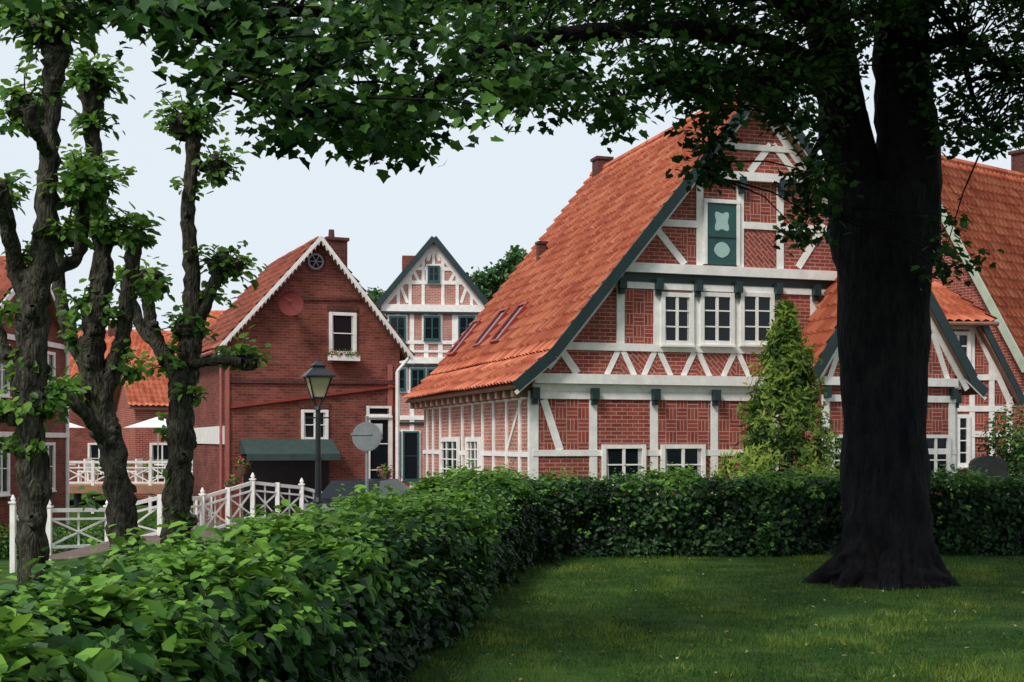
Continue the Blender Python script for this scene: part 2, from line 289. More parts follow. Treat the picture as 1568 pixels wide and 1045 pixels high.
# ---------------------------------------------------------------- hedge
def hedge(name,path,width,hf,dens,size,seed,sides=('in','top','out'),am=1.0):
    e=empty(name); pts=[V3((a,b,0)) for a,b in path]
    seg=[(pts[i+1]-pts[i]).length for i in range(len(pts)-1)]; tot=sum(seg)
    def at(t):
        for i,l in enumerate(seg):
            if t<=l or i==len(seg)-1:
                d=(pts[i+1]-pts[i]).normalized()
                if i+1<len(seg) and t>l*.6:
                    d=d.lerp((pts[i+2]-pts[i+1]).normalized(),(t/l-.6)/.8).normalized()
                elif i>0 and t<l*.4:
                    d=(pts[i]-pts[i-1]).normalized().lerp(d,.5+t/l/.8).normalized()
                return pts[i]+(pts[i+1]-pts[i])*(t/l), d
            t-=l
    vs=[];fs=[];k=int(tot/.4)
    for i in range(k+1):
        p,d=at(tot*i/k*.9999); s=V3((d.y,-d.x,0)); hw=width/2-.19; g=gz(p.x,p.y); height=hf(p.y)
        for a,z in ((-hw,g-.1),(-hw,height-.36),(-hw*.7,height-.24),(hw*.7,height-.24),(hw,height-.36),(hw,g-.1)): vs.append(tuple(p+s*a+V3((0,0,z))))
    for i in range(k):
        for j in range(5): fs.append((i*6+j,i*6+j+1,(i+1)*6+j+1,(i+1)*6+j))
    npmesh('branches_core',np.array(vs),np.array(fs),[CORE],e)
    pos=[];nr=[];tp=[];sz=[];sh=[]
    area={'in':1.05,'top':width,'out':1.05}
    for sd in sides:
        cnt=int(area[sd]*tot*dens*(1 if sd!='out' else .5))
        for _ in range(cnt):
            t=random.random()*tot; p,d=at(t*.9999); s=V3((d.y,-d.x,0)); height=hf(p.y)
            if sd=='top': a=random.uniform(-.5,.5)*width; z=height; nn=V3((0,0,1)); 
            else:
                sg=1 if sd=='in' else -1; a=sg*width/2; z=height*(1-random.random()**1.15); nn=s*sg
            ed=abs(a)/(width/2)
            if sd=='top': z-=.17*ed**3
            else: a*=1-.20*max(0,(z/height-.6)/.4)**2
            q=p+s*a+V3((0,0,z))
            b1=(noise.noise(q*1.1+V3((seed,0,0)))*.24+noise.noise(q*3.2+V3((0,seed,0)))*.16)*am
            dep=abs(random.gauss(0,.06)); off=b1-dep
            if random.random()<.09: off+=random.uniform(.02,.15)
            q=q+nn*off
            q.z=max(q.z,gz(q.x,q.y)+.03)
            out=(nn*.9+V3((0,0,.55))+V3((random.gauss(0,.45),random.gauss(0,.45),random.gauss(0,.35))))
            tt=nn*.5+V3((random.gauss(0,.8),random.gauss(0,.8),random.gauss(-.15 if sd!='top' else .1,.4)))
            pos.append(q[:]);nr.append(out[:]);tp.append(tt[:]);sz.append(size*random.uniform(.5,1.25))
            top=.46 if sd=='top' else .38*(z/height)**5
            sh.append(.10+top+random.gauss(0,.14)+b1*1.7-dep*2.8)  # new growth lighter on top; shade put into colour of side, low, inner leaves
        # young shoots standing proud of the clipped surface
        if sd=='top' or sd=='in':
            for _ in range(int(tot*(16 if sd=='top' else 7))):
                t=random.random()*tot; p,d=at(t*.9999); s=V3((d.y,-d.x,0)); height=hf(p.y)
                if sd=='top': q0=p+s*random.uniform(-.5,.5)*width+V3((0,0,height)); nn=V3((random.gauss(0,.35),random.gauss(0,.35),1)).normalized()
                else: q0=p+s*width*.5+V3((0,0,height*random.uniform(.3,1))); nn=(s+V3((0,0,random.uniform(.2,.9)))).normalized()
                q0+=nn*(noise.noise(q0*1.1+V3((seed,0,0)))*.2-.02)
                ln=random.uniform(.08,.22)
                for k2 in range(7):
                    f=k2/6; q=q0+nn*ln*f
                    sd_=V3((random.gauss(0,1),random.gauss(0,1),random.gauss(0,.4)))
                    pos.append(q[:]); nr.append((nn*.5+V3((0,-.2,.8))+V3((random.gauss(0,.3),random.gauss(0,.3),0)))[:]); tp.append((sd_+nn*.5)[:]); sz.append(size*random.uniform(.5,.95)*(1-.3*f)); sh.append(.55+.3*f+random.gauss(0,.1))
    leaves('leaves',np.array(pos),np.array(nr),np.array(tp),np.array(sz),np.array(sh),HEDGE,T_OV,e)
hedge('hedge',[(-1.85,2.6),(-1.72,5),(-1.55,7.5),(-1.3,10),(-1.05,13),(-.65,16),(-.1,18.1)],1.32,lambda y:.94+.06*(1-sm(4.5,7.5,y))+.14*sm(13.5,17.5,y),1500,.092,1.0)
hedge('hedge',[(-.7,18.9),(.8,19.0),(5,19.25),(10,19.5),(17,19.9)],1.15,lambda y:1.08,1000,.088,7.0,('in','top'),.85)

# ---------------------------------------------------------------- main half-timbered house
A=(.39,25.0); ang=math.atan2(.295,.956); dU=(math.cos(ang),math.sin(ang)); dN=(-dU[1],dU[0])
house=empty('half_timbered_house',(A[0],A[1],0),ang); W=9.5; D=9.0
ZA=8.8
prof=[(-.45,2.70),(.3,3.33),(4.75,ZA),(9.2,3.33),(9.95,2.70)]
px_=[p[0] for p in prof]; pz_=[p[1] for p in prof]
pz=lambda s: float(np.interp(s,px_,pz_))
def gable_wall(mb,prof,W,zg,y,mat=0,drop=.1,back=False):
    pf=lambda s: float(np.interp(s,[p[0] for p in prof],[p[1] for p in prof]))-drop
    pts=[(0,y,zg),(W,y,zg),(W,y,pf(W))]+[(p[0],y,p[1]-drop) for p in reversed(prof) if 0<p[0]<W]+[(0,y,pf(0))]
    if back: pts=pts[::-1]
    mb.poly(pts,mat)
mb=MB(); gable_wall(mb,prof,W,ZG,0); gable_wall(mb,prof,W,ZG,D,back=True)
mb.poly([(0,D,ZG),(0,0,ZG),(0,0,pz(0)-.1),(0,D,pz(0)-.1)],1); mb.poly([(W,0,ZG),(W,D,ZG),(W,D,pz(W)-.1),(W,0,pz(W)-.1)],0)
mb.make('brick_walls',[BR,BRL],house)
y0,y1=-.34,D+.25
roof_slope('roof_left_flare',(-.45,y1,2.70),(-.45,y0,2.70),(.3,y0,3.33),(.3,y1,3.33),TILE,house)
roof_slope('roof_left',(.3,y1,3.33),(.3,y0,3.33),(4.75,y0,ZA),(4.75,y1,ZA),TILE,house)
roof_slope('roof_right',(9.2,y0,3.33),(9.2,y1,3.33),(4.75,y1,ZA),(4.75,y0,ZA),TILE,house)
roof_slope('roof_right_flare',(9.95,y0,2.70),(9.95,y1,2.70),(9.2,y1,3.33),(9.2,y0,3.33),TILE,house)
mb=MB(); mb.cyl((4.75,y0,ZA+.04),(4.75,y1,ZA+.04),.12,.12,8,0)
mb.make('ridge_tiles',[TILE],house)
NR=V3((0,-1,0))
def fm(u,v,off=0):
    return hit(u,v,(A[0]+dN[0]*off,A[1]+dN[1]*off),dU)
def clipS(z):
    zz=z+.12
    for i in range(2000):
        s=i*.004
        if pz(s)-.08>=zz: return s
    return 4
tm=MB()
def H(u,v,w=.15,uL=None,uR=None,p=.035,mat=0):
    z=fm(u,v)[1]; sl_=clipS(z) if z>2.9 else 0; s0=max(sl_,fm(uL,v)[0]) if uL else sl_; s1=min(W-sl_,fm(uR,v)[0]) if uR else W-sl_
    tm.beam((s0,0,z),(s1,0,z),w,0,p,NR,mat); return z
def post(u,z0,z1,w=.15,p=.025):
    s=fm(u,500)[0]; tm.beam((s,0,z0),(s,0,z1),w,0,p,NR); return s
def diag(u0,v0,u1,v1,w=.14):
    a=fm(u0,v0);b=fm(u1,v1); tm.beam((a[0],0,a[1]),(b[0],0,b[1]),w,0,.018,NR)
zSill=H(830,741,.16); zR=H(840,694,.12)
zP=H(830,605,.15); zJ=H(830,580,.19,p=.16)
zM=H(870,530,.15); zT=H(950,436,.13); zU=H(950,410,.19,p=.14)
zV=H(1010,341,.14,uR=1068); H(1150,346,.14,uL=1138); zW=H(1080,268,.17,p=.12); 
tm.box((0,-.05,zP+.075),(W,-.002,zJ-.095),0)
a=clipS(zU); tm.box((a,-.05,zT+.065),(W-a,-.002,zU-.095),1)  # dark green strip painted in for the shadow line under the beam
gp=[817,908,1001,1093,1186,1278]
S_g=[post(u,ZG,zP-.06,.18 if i==0 else .16) for i,u in enumerate(gp)]; S_g.append(W-.08); tm.beam((W-.08,0,ZG),(W-.08,0,zP-.06),.15,0,.03,NR)
mp=[950,1006,1066,1127,1188,1246,1300]
S_m=[post(u,zM+.06,zT-.05,.16) for u in mp]; 
for u in mp:
    s=fm(u,500)[0]; 
    for k in (-1,1): tm.beam((s+k*.05,0,zM-.07),(s+k*.29,0,zJ+.09),.11,0,.018,NR)
diag(857,533,884,572,.15); diag(1395,540,1370,580,.14)
diag(832,612,857,690,.15)
S_u=[post(u,zU+.08,zW-.07) for u in (1071,1133,1194)]
diag(1001,346,1048,405); diag(1262,345,1222,410)
diag(1180,222,1148,264); diag(1183,222,1216,264)
z4=H(1150,226,.12)
for i in range(len(prof)-1):
    a,b=prof[i],prof[i+1]; o=V3((0,0,-.26))
    if 0<i<3 : tm.beam(V3((a[0],0,a[1]))+o,V3((b[0],0,b[1]))+o,.15,0,.03,NR)
    tm.beam(V3((a[0],0,a[1]-.03)),V3((b[0],0,b[1]-.03)),.2,.345,.39,NR,1)
    tm.beam(V3((a[0],0,a[1]-.15)),V3((b[0],0,b[1]-.15)),.07,.345,.37,NR,0)
def console(s,z,d=.2): tm.box((s-.07,-d,z-.14),(s+.07,-.03,z+.08),1); tm.box((s-.055,-d*.6,z-.24),(s+.055,-.03,z-.14),1)
for s in S_g: console(s,zP+.06,.19)
for s in S_m: console(s,zT+.05,.18)
for s in S_u[1:]: console(s,zW-.1,.17)
tm.make('timber_frame',[WHITE,GREEN],house)
pm=MB(); random.seed(11)
def panel(s0,s1,z0,z1,m):
    pm.poly([(s0,-.004,z0),(s1,-.004,z0),(s1,-.004,z1),(s0,-.004,z1)],m)
for i in range(len(S_g)-1): panel(S_g[i],S_g[i+1],zR,zP,[2,0,2,2,3,1][i%6]); panel(S_g[i],S_g[i+1],zSill,zR,[0,2,1][i%3])
for i in range(len(S_m)-1): panel(S_m[i],S_m[i+1],zM,zT,[2,0,1,2,0,2][i]); panel(S_m[i],S_m[i+1],zJ,zM,[1,0,1,2,1,0][i])
panel(S_u[1],S_u[2],zV,zW,2); panel(S_u[1],S_u[2],zU,zV,1)
sV=fm(1045,400)[0]; panel(sV,S_u[0],zU,zV,2)
pm.make('brick_infill',[BR,BRD,BRB,BRV],house)
wm=MB()
def fw(u0,v0,u1,v1,nx,ny,off=0,frame=.06,curt=None,mat=0):
    a=fm(u0,v1,off);b=fm(u1,v0,off); window(wm,(a[0],off,a[1]),(1,0,0),NR,b[0]-a[0],b[1]-a[1],nx,ny,frame,mat,1,base=.028,curt=curt)
for (a,b) in ((1013,1057),(1073,1119),(1134,1180)): fw(a,453,b,525,2,3,frame=.085,curt=3 if a==1013 else None)
fw(923,684,984,740,2,2,frame=.08,curt=3); fw(1013,684,1075,740,2,2,frame=.08,curt=3)
a=fm(1080,405);b=fm(1127,313); s0,z0,s1,z1=a[0],a[1],b[0],b[1]
wm.box((s0,-.05,z0),(s1,-.005,z1),2)
def lobed(cx,cz,w,h,n=28,k=.16):
    pts=[]
    for i in range(n):
        t=2*math.pi*i/n; r=1+k*math.cos(4*t+math.pi) ; sq=1/max(abs(math.cos(t)),abs(math.sin(t)))**.6
        pts.append((cx+w*r*sq*math.cos(t)*.8,-.056,cz+h*r*sq*math.sin(t)*.8))
    wm.poly(pts,4)
cx=(s0+s1)/2; hh=z1-z0
lobed(cx,z0+hh*.70,.19,.23); lobed(cx,z0+hh*.24,.20,.18,k=-.10)
wm.beam((s0+.04,0,z0+hh*.46),(s1-.04,0,z0+hh*.46),.05,.05,.07,NR,2)
for x in (s0-.02,s1+.02): wm.beam((x,0,z0),(x,0,z1),.07,.02,.07,NR,0)
wm.beam((s0-.05,0,z1+.03),(s1+.05,0,z1+.03),.08,.02,.08,NR,0)
wm.make('windows',[WHITE,GLASS,TEAL,CURT,PALE],house)
sm_=MB(); NL=V3((-1,0,0))
def fs_(u,v): return hit(u,v,A,dN)
tz=2.5
for u in (812,797,777,757,740,725,709,690,675,664,655):
    t=fs_(u,650)[0]; sm_.beam((0,t,ZG),(0,t,tz),.12,0,.03,NL,0)
zr=fs_(800,696)[1]; sm_.beam((0,.02,zr),(0,D,zr),.1,0,.035,NL,0); sm_.beam((0,.02,tz+.05),(0,D,tz+.05),.16,0,.05,NL,0); sm_.beam((0,.02,.35),(0,D,.35),.1,0,.034,NL,0)
sm_.beam((0,fs_(800,650)[0],tz),(0,fs_(780,650)[0]+.2,zr),.09,0,.02,NL,0)
for (ua,ub) in ((706,679),(738,719)):
    ta=fs_(ua,700)[0]; tb=fs_(ub,700)[0]; zb,zt=fs_(ua,735)[1],fs_(ua,673)[1]
    window(sm_,(0,tb,zb),(0,-1,0),NL,tb-ta,zt-zb,3,4,.1,0,1,base=.036,curt=2)
t=0.1
while t<D: sm_.box((-.36,t,2.50),(-.0,t+.14,2.66),3); t+=.55
sm_.make('side_timber_frame',[WHITE,GLASS,CURT,SOFF],house)
NS=V3((-(ZA-3.33),0,4.45)).normalized()
def slope_hit(u,v):
    o=V3((0,0,CZ)); d=P(u,v,1)-o; Rm=Matrix.Rotation(-ang,3,'Z'); o2=Rm@(o-V3((A[0],A[1],0))); d2=Rm@d
    p0=V3((.3,0,3.33)); t=(p0-o2).dot(NS)/d2.dot(NS); return o2+d2*t
up=V3((4.45,0,ZA-3.33)).normalized()
sk=MB()
for (u,v) in ((717,522),(758,507),(786,500)):
    c=slope_hit(u,v); h=.55; q=.32
    for (yy,w_) in ((-q,.07),(q,.07)): sk.beam(c+V3((0,yy,0))-up*h,c+V3((0,yy,0))+up*h,w_,0,.16,NS,0)
    for k in (-1,1): sk.beam(c+up*h*k+V3((0,-q,0)),c+up*h*k+V3((0,q,0)),.07,0,.155,NS,0)
    a=up*h; bq=V3((0,q,0)); sk.poly([c-a-bq+NS*.13,c-a+bq+NS*.13,c+a+bq+NS*.13,c+a-bq+NS*.13],1)
sk.make('skylights',[RED,GLASS],house)
ch=MB(); c=slope_hit(829,400); ch.box((c.x-.10,c.y-.10,c.z-.2),(c.x+.10,c.y+.10,c.z+.42),0); ch.box((c.x-.13,c.y-.13,c.z+.42),(c.x+.13,c.y+.13,c.z+.48),0)
ch.box((4.5,8.3,8.0),(4.9,8.7,9.08),0); ch.box((4.46,8.26,9.08),(4.94,8.74,9.15),0)
ch.make('chimneys',[BRX],house)
PJ=1.15
gA=(A[0]-dN[0]*PJ,A[1]-dN[1]*PJ)
sA=hit(1258,600,gA,dU)[0]; sB=hit(1462,600,gA,dU)[0]; sc_=(sA+sB)/2; wp=[(sA-.28,3.0-.05),(sc_,5.75),(sB+.28,2.95)]
g=MB(); pf=lambda s: float(np.interp(s,[p[0] for p in wp],[p[1] for p in wp]))-.1
g.poly([(sA,-PJ,ZG),(sB,-PJ,ZG),(sB,-PJ,pf(sB)),(sc_,-PJ,pf(sc_)),(sA,-PJ,pf(sA))],0)
g.poly([(sA,-.01,ZG),(sA,-PJ,ZG),(sA,-PJ,pf(sA)),(sA,-.01,pf(sA))],0); g.poly([(sB,-PJ,ZG),(sB,-.01,ZG),(sB,-.01,pf(sB)),(sB,-PJ,pf(sB))],0)
ws=[(sA+.08),sA+.9,sc_,sB-.9,sB-.08]
for s in ws: g.beam((s,-PJ,ZG),(s,-PJ,2.5),.15,0,.03,NR,1); g.box((s-.06,-PJ-.15,2.5),(s+.06,-PJ-.03,2.72),2)
for z,wd in ((2.5,.13),(2.83,.16),(3.9,.12),(1.45,.11)):
    l=sA if z<3 else sA+(z-2.9)/((5.75-2.95)/(sc_-sA+.28)); r_=sA+sB-l
    g.beam((l,-PJ,z),(r_,-PJ,z),wd,0,.04 if z!=2.83 else .12,NR,1)
for k in (1,-1):
    c0=sc_-k*.9; g.beam((c0-k*.1,-PJ,3.82),(c0-k*.45,-PJ,2.9),.11,0,.02,NR,1); g.beam((c0+k*.1,-PJ,3.82),(c0+k*.4,-PJ,2.9),.11,0,.022,NR,1)
for i in (0,1):
    a,b=wp[i],wp[i+1]; g.beam((a[0],-PJ,a[1]-.03),(b[0],-PJ,b[1]-.03),.2,.2,.24,NR,2); g.beam((a[0]+.1*(1-i),-PJ,a[1]-.25),(b[0],-PJ,b[1]-.25),.12,0,.024,NR,1)
window(g,(sB-.78,-PJ,.8),(1,0,0),NR,.58,.95,2,2,.07,1,3,base=.03)
window(g,(sA+.2,-PJ,.8),(1,0,0),NR,.58,.95,2,2,.07,1,3,base=.03)
g.make('wing_walls',[BRB,WHITE,GREEN,GLASS],house)
ya=-PJ-.2
roof_slope('wing_roof_left',(wp[0][0],-.02,2.95),(wp[0][0],ya,2.95),(sc_,ya,5.75),(sc_,-.02,5.75),TILE,house)
roof_slope('wing_roof_right',(wp[2][0],ya,2.95),(wp[2][0],-.02,2.95),(sc_,-.02,5.75),(sc_,ya,5.75),TILE,house)

# ---------------------------------------------------------------- brick house (left)
A2=(-7.9,36.0); an2=math.atan2(.396,.917); d2=(math.cos(an2),math.sin(an2))
bh=empty('brick_house',(A2[0],A2[1],0),an2); W2=hit(612,500,A2,d2)[0]; D2=5.2
f2=lambda u,v:hit(u,v,A2,d2)
apx,apz=f2(487,366); pr2=[(-.3,4.15),(apx,apz),(W2+.3,4.1)]
mb=MB(); gable_wall(mb,pr2,W2,-1.5,0); gable_wall(mb,pr2,W2,-1.5,D2,back=True)
mb.poly([(0,D2,-2.6),(0,0,-2.6),(0,0,4.35),(0,D2,4.35)]); mb.poly([(W2,0,-1.5),(W2,D2,-1.5),(W2,D2,4.3),(W2,0,4.3)]); mb.make('brick_walls',[BRK],bh)
roof_slope('roof_left',(-.3,D2+.2,4.15),(-.3,-.3,4.15),(apx,-.3,apz),(apx,D2+.2,apz),TILE2,bh)
roof_slope('roof_right',(W2+.3,-.3,4.1),(W2+.3,D2+.2,4.1),(apx,D2+.2,apz),(apx,-.3,apz),TILE2,bh)
t=MB()
for (a,b) in ((pr2[0],pr2[1]),(pr2[1],pr2[2])):
    a3=V3((a[0],0,a[1]-.02)); b3=V3((b[0],0,b[1]-.02)); t.beam(a3,b3,.10,.31,.36,NR,0)
    L_=(b3-a3).length; k=int(L_/.16); dd=(b3-a3)/k
    for i in range(k):
        p=a3+dd*i; q=a3+dd*(i+1); m_=(p+q)/2; t.poly([(p.x,-.33,p.z-.04),(m_.x,-.33,m_.z-.17),(q.x,-.33,q.z-.04)],0)
def band(v0,v1,w,mat,p): a=f2(352,v0);b=f2(605,v1); t.beam((a[0],0,a[1]),(b[0],0,b[1]),w,0,p,NR,mat)
band(583,586,.12,2,.05); band(624,592,.06,1,.08)
a=f2(430,458);b=f2(560,458); t.beam((a[0],0,a[1]),(b[0],0,b[1]),.09,0,.05,NR,2)
def w2(u0,v0,u1,v1,nx,ny,fw_=.08,c=None):
    a=f2(u0,v1);b=f2(u1,v0); window(t,(a[0],0,a[1]),(1,0,0),NR,b[0]-a[0],b[1]-a[1],nx,ny,fw_,0,3,base=0,curt=c)
    t.beam((a[0]-.1,0,b[1]+.16),(b[0]+.1,0,b[1]+.16),.16,0,.03,NR,2)
w2(506,482,543,540,1,2,.09,4); w2(463,630,500,672,2,2,.08,4)
a=f2(563,760);b=f2(597,640); window(t,(a[0],0,a[1]),(1,0,0),NR,b[0]-a[0],b[1]-a[1],1,3,.12,0,3,base=0); a=f2(563,636);b=f2(597,624); window(t,(a[0],0,a[1]),(1,0,0),NR,b[0]-a[0],b[1]-a[1],1,1,.07,0,3,base=0)
c=f2(483,401)
for rr,o,m_ in ((.30,.03,2),(.23,.045,6),(.18,.055,3)):
    t.poly([(c[0]+rr*math.cos(2*math.pi*k/20),-o,c[1]+rr*math.sin(2*math.pi*k/20)) for k in range(20)],m_)
for k in range(3):
    th=math.pi*k/3; t.beam((c[0]-.18*math.cos(th),0,c[1]-.18*math.sin(th)),(c[0]+.18*math.cos(th),0,c[1]+.18*math.sin(th)),.02,.056,.07,NR,6)
t.beam((.05,0,-1.4),(.05,0,4.0),.10,0,.05,NR,5); s=W2-.1; t.cyl((s,-.1,-1.4),(s,-.1,3.7),.06,.06,8,0); t.cyl((s,-.1,3.7),(W2+.22,-.2,4.1),.05,.05,8,0); t.beam((s-.2,0,-1.4),(s-.2,0,3.9),.14,0,.04,NR,5)
t.beam((0,.1,1.85),(0,D2,1.85),.5,0,.04,NL,0); t.cyl((-.08,.2,-2),(-.08,.2,4),.045,.045,8,5)
t.cyl((-.36,-.25,4.12),(-.36,D2,4.12),.06,.06,8,5)
t.make('trim_and_windows',[WHITE,RED,BRX,GLASS,CURT,simple('pink_paint',(.40,.12,.10),.6),GREYM],bh)
aw=MB(); a=f2(367,672);b=f2(508,672); z0=a[1]
fr_=(-.9); aw.poly([(a[0],-.03,z0),(a[0],fr_,z0-.42),(b[0],fr_,z0-.42),(b[0],-.03,z0)],0); aw.poly([(a[0],fr_,z0-.42),(a[0],fr_-.01,z0-.6),(b[0],fr_-.01,z0-.6),(b[0],fr_,z0-.42)],0)
aw.poly([(a[0],-.03,z0),(a[0],-.03,z0-.42),(a[0],fr_,z0-.42)],0); aw.poly([(b[0],-.03,z0),(b[0],fr_,z0-.42),(b[0],-.03,z0-.42)],0)
aw.box((a[0]+.1,-.03,-.6),(b[0]-.1,-.01,z0-.3),1); aw.make('awning_and_entrance',[simple('awning_cloth',(.03,.06,.055),.8,.25,6),BLACK],bh)
ds=MB(); c=f2(441,468); cc=V3((c[0],-.35,c[1])); ax=V3((-.25,-1,.1)).normalized(); e1=ax.orthogonal().normalized(); e2=ax.cross(e1)
prev=None
for r_,h_ in ((.02,0),(.18,.03),(.30,.08),(.35,.12)):
    ring=[cc+ax*h_+(e1*math.cos(2*math.pi*k/20)+e2*math.sin(2*math.pi*k/20))*r_ for k in range(20)]
    if prev: 
        for k in range(20): ds.poly([prev[k],prev[(k+1)%20],ring[(k+1)%20],ring[k]],0)
    prev=ring
ds.cyl(cc,V3((c[0],0,c[1]-.1)),.03,.03,6,0); ds.cyl(cc-e2*.3,cc+ax*.4,.012,.012,5,0); ds.cyl(cc+ax*.36,cc+ax*.46,.035,.035,8,0); ds.make('satellite_dish',[simple('dish_red',(.15,.02,.017),.8)],bh)
c=MB(); c.box((apx+.55,1.0,apz-1.2),(apx+1.15,1.6,apz+.15),0); c.box((apx+.5,.95,apz+.15),(apx+1.2,1.65,apz+.24),0); c.cyl((apx+.75,1.3,apz+.24),(apx+.75,1.3,apz+.5),.1,.08,10,0); c.make('chimney',[BRX],bh)
def clump(center,r,n,size,mat,name,parent,flat=1,shade=.5,tm_=T_OV,M=None):
    d=rng.normal(0,1,(n,3)); d=nz(d)*(rng.random((n,1))**.4); d[:,2]*=flat; p=np.array(center)[None]+d*r
    return leaves(name,p,d+np.array([0,0,.5])+rng.normal(0,.4,(n,3)),d+rng.normal(0,.6,(n,3)),size*rng.uniform(.6,1.2,n),shade+rng.normal(0,.22,n)+d[:,2]*.2,mat,tm_,parent)
a=f2(524,548); fb=MB(); fb.box((a[0]-.45,-.28,a[1]-.1),(a[0]+.45,-.09,a[1]+.04),0); fb.make('flower_box',[WHITE],bh)
for k in range(5): clump((a[0]-.36+k*.18,-.2,a[1]+.1),.12,60,.06,LINDEN,'box_plants',bh); clump((a[0]-.36+k*.18,-.24,a[1]+.12),.11,22,.05,FLOW,'box_flowers',bh)

# ---------------------------------------------------------------- tall white timbered house
A3=((584-784)/F*60,60.0); an3=math.radians(6); d3=(math.cos(an3),math.sin(an3))
th=empty('tall_timbered_house',(A3[0],A3[1],0),an3); f3=lambda u,v:hit(u,v,A3,d3)
W3=f3(742,500)[0]; ax3,az3=f3(664,366); ez=f3(590,468)[1]; pr3=[(-.35,ez-.25),(ax3,az3),(W3+.35,ez-.25)]
mb=MB(); gable_wall(mb,pr3,W3,ZG,0); gable_wall(mb,pr3,W3,ZG,8,back=True); mb.poly([(0,8,ZG),(0,0,ZG),(0,0,ez-.1),(0,8,ez-.1)]); mb.poly([(W3,0,ZG),(W3,8,ZG),(W3,8,ez-.1),(W3,0,ez-.1)]); mb.make('brick_walls',[BRL],th)
roof_slope('roof_left',(-.35,8,ez-.25),(-.35,-.3,ez-.25),(ax3,-.3,az3),(ax3,8,az3),TILE2,th); roof_slope('roof_right',(W3+.35,-.3,ez-.25),(W3+.35,8,ez-.25),(ax3,8,az3),(ax3,-.3,az3),TILE2,th)
t=MB()
def h3(v,w,p=.05,mat=0,l=0,r=0): z=f3(600,v)[1]; t.beam((l,0,z),(W3-r,0,z),w,0,p,NR,mat); return z
za=h3(472,.34,.18); zb=h3(479,.1,.2,1); zc=h3(524,.16); zd=h3(552,.30,.12); ze=h3(560,.1,.14,1); zf=h3(640,.2); h3(648,.1,.1,1); h3(600,.12)
for i in range(8):
    s=.1+(W3-.2)*i/7; t.beam((s,0,ZG),(s,0,za),.21,0,.03,NR)
h3(538,.1)
sl3=lambda z:(z-(ez-.25))/((az3-ez+.25)/(ax3+.35))-.35
for v in (433,412): z=f3(664,v)[1]; l=sl3(z)+.15; t.beam((l,0,z),(W3-l,0,z),.17,0,.04,NR)
for u in (628,648,678,700,610,722,664):
    s=f3(u,450)[0]; zt=az3-abs(s-ax3)*((az3-ez+.25)/(ax3+.35))-.3
    if u==664: t.beam((s,0,f3(664,405)[1]),(s,0,zt),.14,0,.03,NR)
    elif zt>za: t.beam((s,0,za),(s,0,zt),.15,0,.03,NR)
for (u0,v0,u1,v1) in ((604,434,592,464),(632,412,642,433),(700,412,688,433),(724,434,740,464),(612,434,624,464),(716,434,706,464),(655,400,664,375),(673,400,664,375)):
    a=f3(u0,v0);b=f3(u1,v1); t.beam((a[0],0,a[1]),(b[0],0,b[1]),.14,0,.02,NR)
for i in (0,1):
    a,b=pr3[i],pr3[i+1]; t.beam((a[0],0,a[1]),(b[0],0,b[1]),.26,.32,.38,NR,1)
    t.beam((a[0],0,a[1]-.3),(b[0],0,b[1]-.3),.24,0,.05,NR,0)
def w3(u0,v0,u1,v1,nx=2,ny=2):
    a=f3(u0,v1);b=f3(u1,v0); t.beam((a[0]-.12,0,(a[1]+b[1])/2),(b[0]+.12,0,(a[1]+b[1])/2),b[1]-a[1]+.24,0,.055,NR,0)
    window(t,(a[0],0,a[1]),(1,0,0),NR,b[0]-a[0],b[1]-a[1],nx,ny,.09,3,2,base=.065)
for u in (597,650,703): w3(u,486,u+23,520)
w3(656,409,672,431)
for u in (600,630): w3(u,566,u+20,596)
w3(655,566,675,596); w3(618,662,640,735,1,2); w3(594,662,612,725,1,2)
t.make('timber_frame_and_windows',[WHITE,GREEN,GLASS,TEAL],th)
c=MB(); c.box((ax3-1.4,2,az3-1.6),(ax3-.7,2.8,az3-.5),0); c.make('chimney',[BRK],th)

# ---------------------------------------------------------------- right house with big roof + annex
P0=V3((11.8,38,0)); rh_=empty('tiled_farmhouse',(P0.x,P0.y,0),math.atan2(.6,.8))
zA=10.0; zE=3.6; hw=3.6
roof_slope('roof_front',(-.3,-hw,zE),(13,-hw,zE),(13,0,zA),(-.3,0,zA),TILE,rh_); roof_slope('roof_back',(13,hw,zE),(-.3,hw,zE),(-.3,0,zA),(13,0,zA),TILE,rh_)
mb=MB(); mb.poly([(0,hw-.3,ZG),(0,-hw+.3,ZG),(0,-hw+.3,zE+.3),(0,0,zA-.2),(0,hw-.3,zE+.3)]); mb.poly([(0,-hw+.3,ZG),(13,-hw+.3,ZG),(13,-hw+.3,zE+.3),(0,-hw+.3,zE+.3)]); mb.poly([(13,-hw+.3,ZG),(13,hw-.3,ZG),(13,hw-.3,zE),(13,0,zA-.2),(13,-hw+.3,zE)]); mb.make('brick_walls',[BR],rh_)
t=MB()
for k in (-1,1): t.beam((0,k*(hw+.05),zE-.05),(0,0,zA-.02),.22,.3,.36,V3((-1,0,0)),0)
t.cyl((-.3,0,zA+.03),(13,0,zA+.03),.13,.13,8,1); t.box((5.4,-.4,zA-.9),(6.2,.4,zA+.8),2); t.box((5.33,-.47,zA+.8),(6.27,.47,zA+.9),2)
for i in range(9): t.beam((.3+i*1.2,-hw+.3,ZG),(.3+i*1.2,-hw+.3,zE),.15,0,.03,V3((0,-1,0)),3)
for z in (2.9,1.4): t.beam((0,-hw+.3,z),(13,-hw+.3,z),.15,0,.035,V3((0,-1,0)),3)
for i in range(4): window(t,(.55+i*2.4,-hw+.3,1.6),(1,0,0),V3((0,-1,0)),.7,1,2,2,.07,3,4,base=.03)
t.make('trim',[simple('pale_green_paint',(.42,.50,.38),.5),TILE,BRX,WHITE,GLASS],rh_)
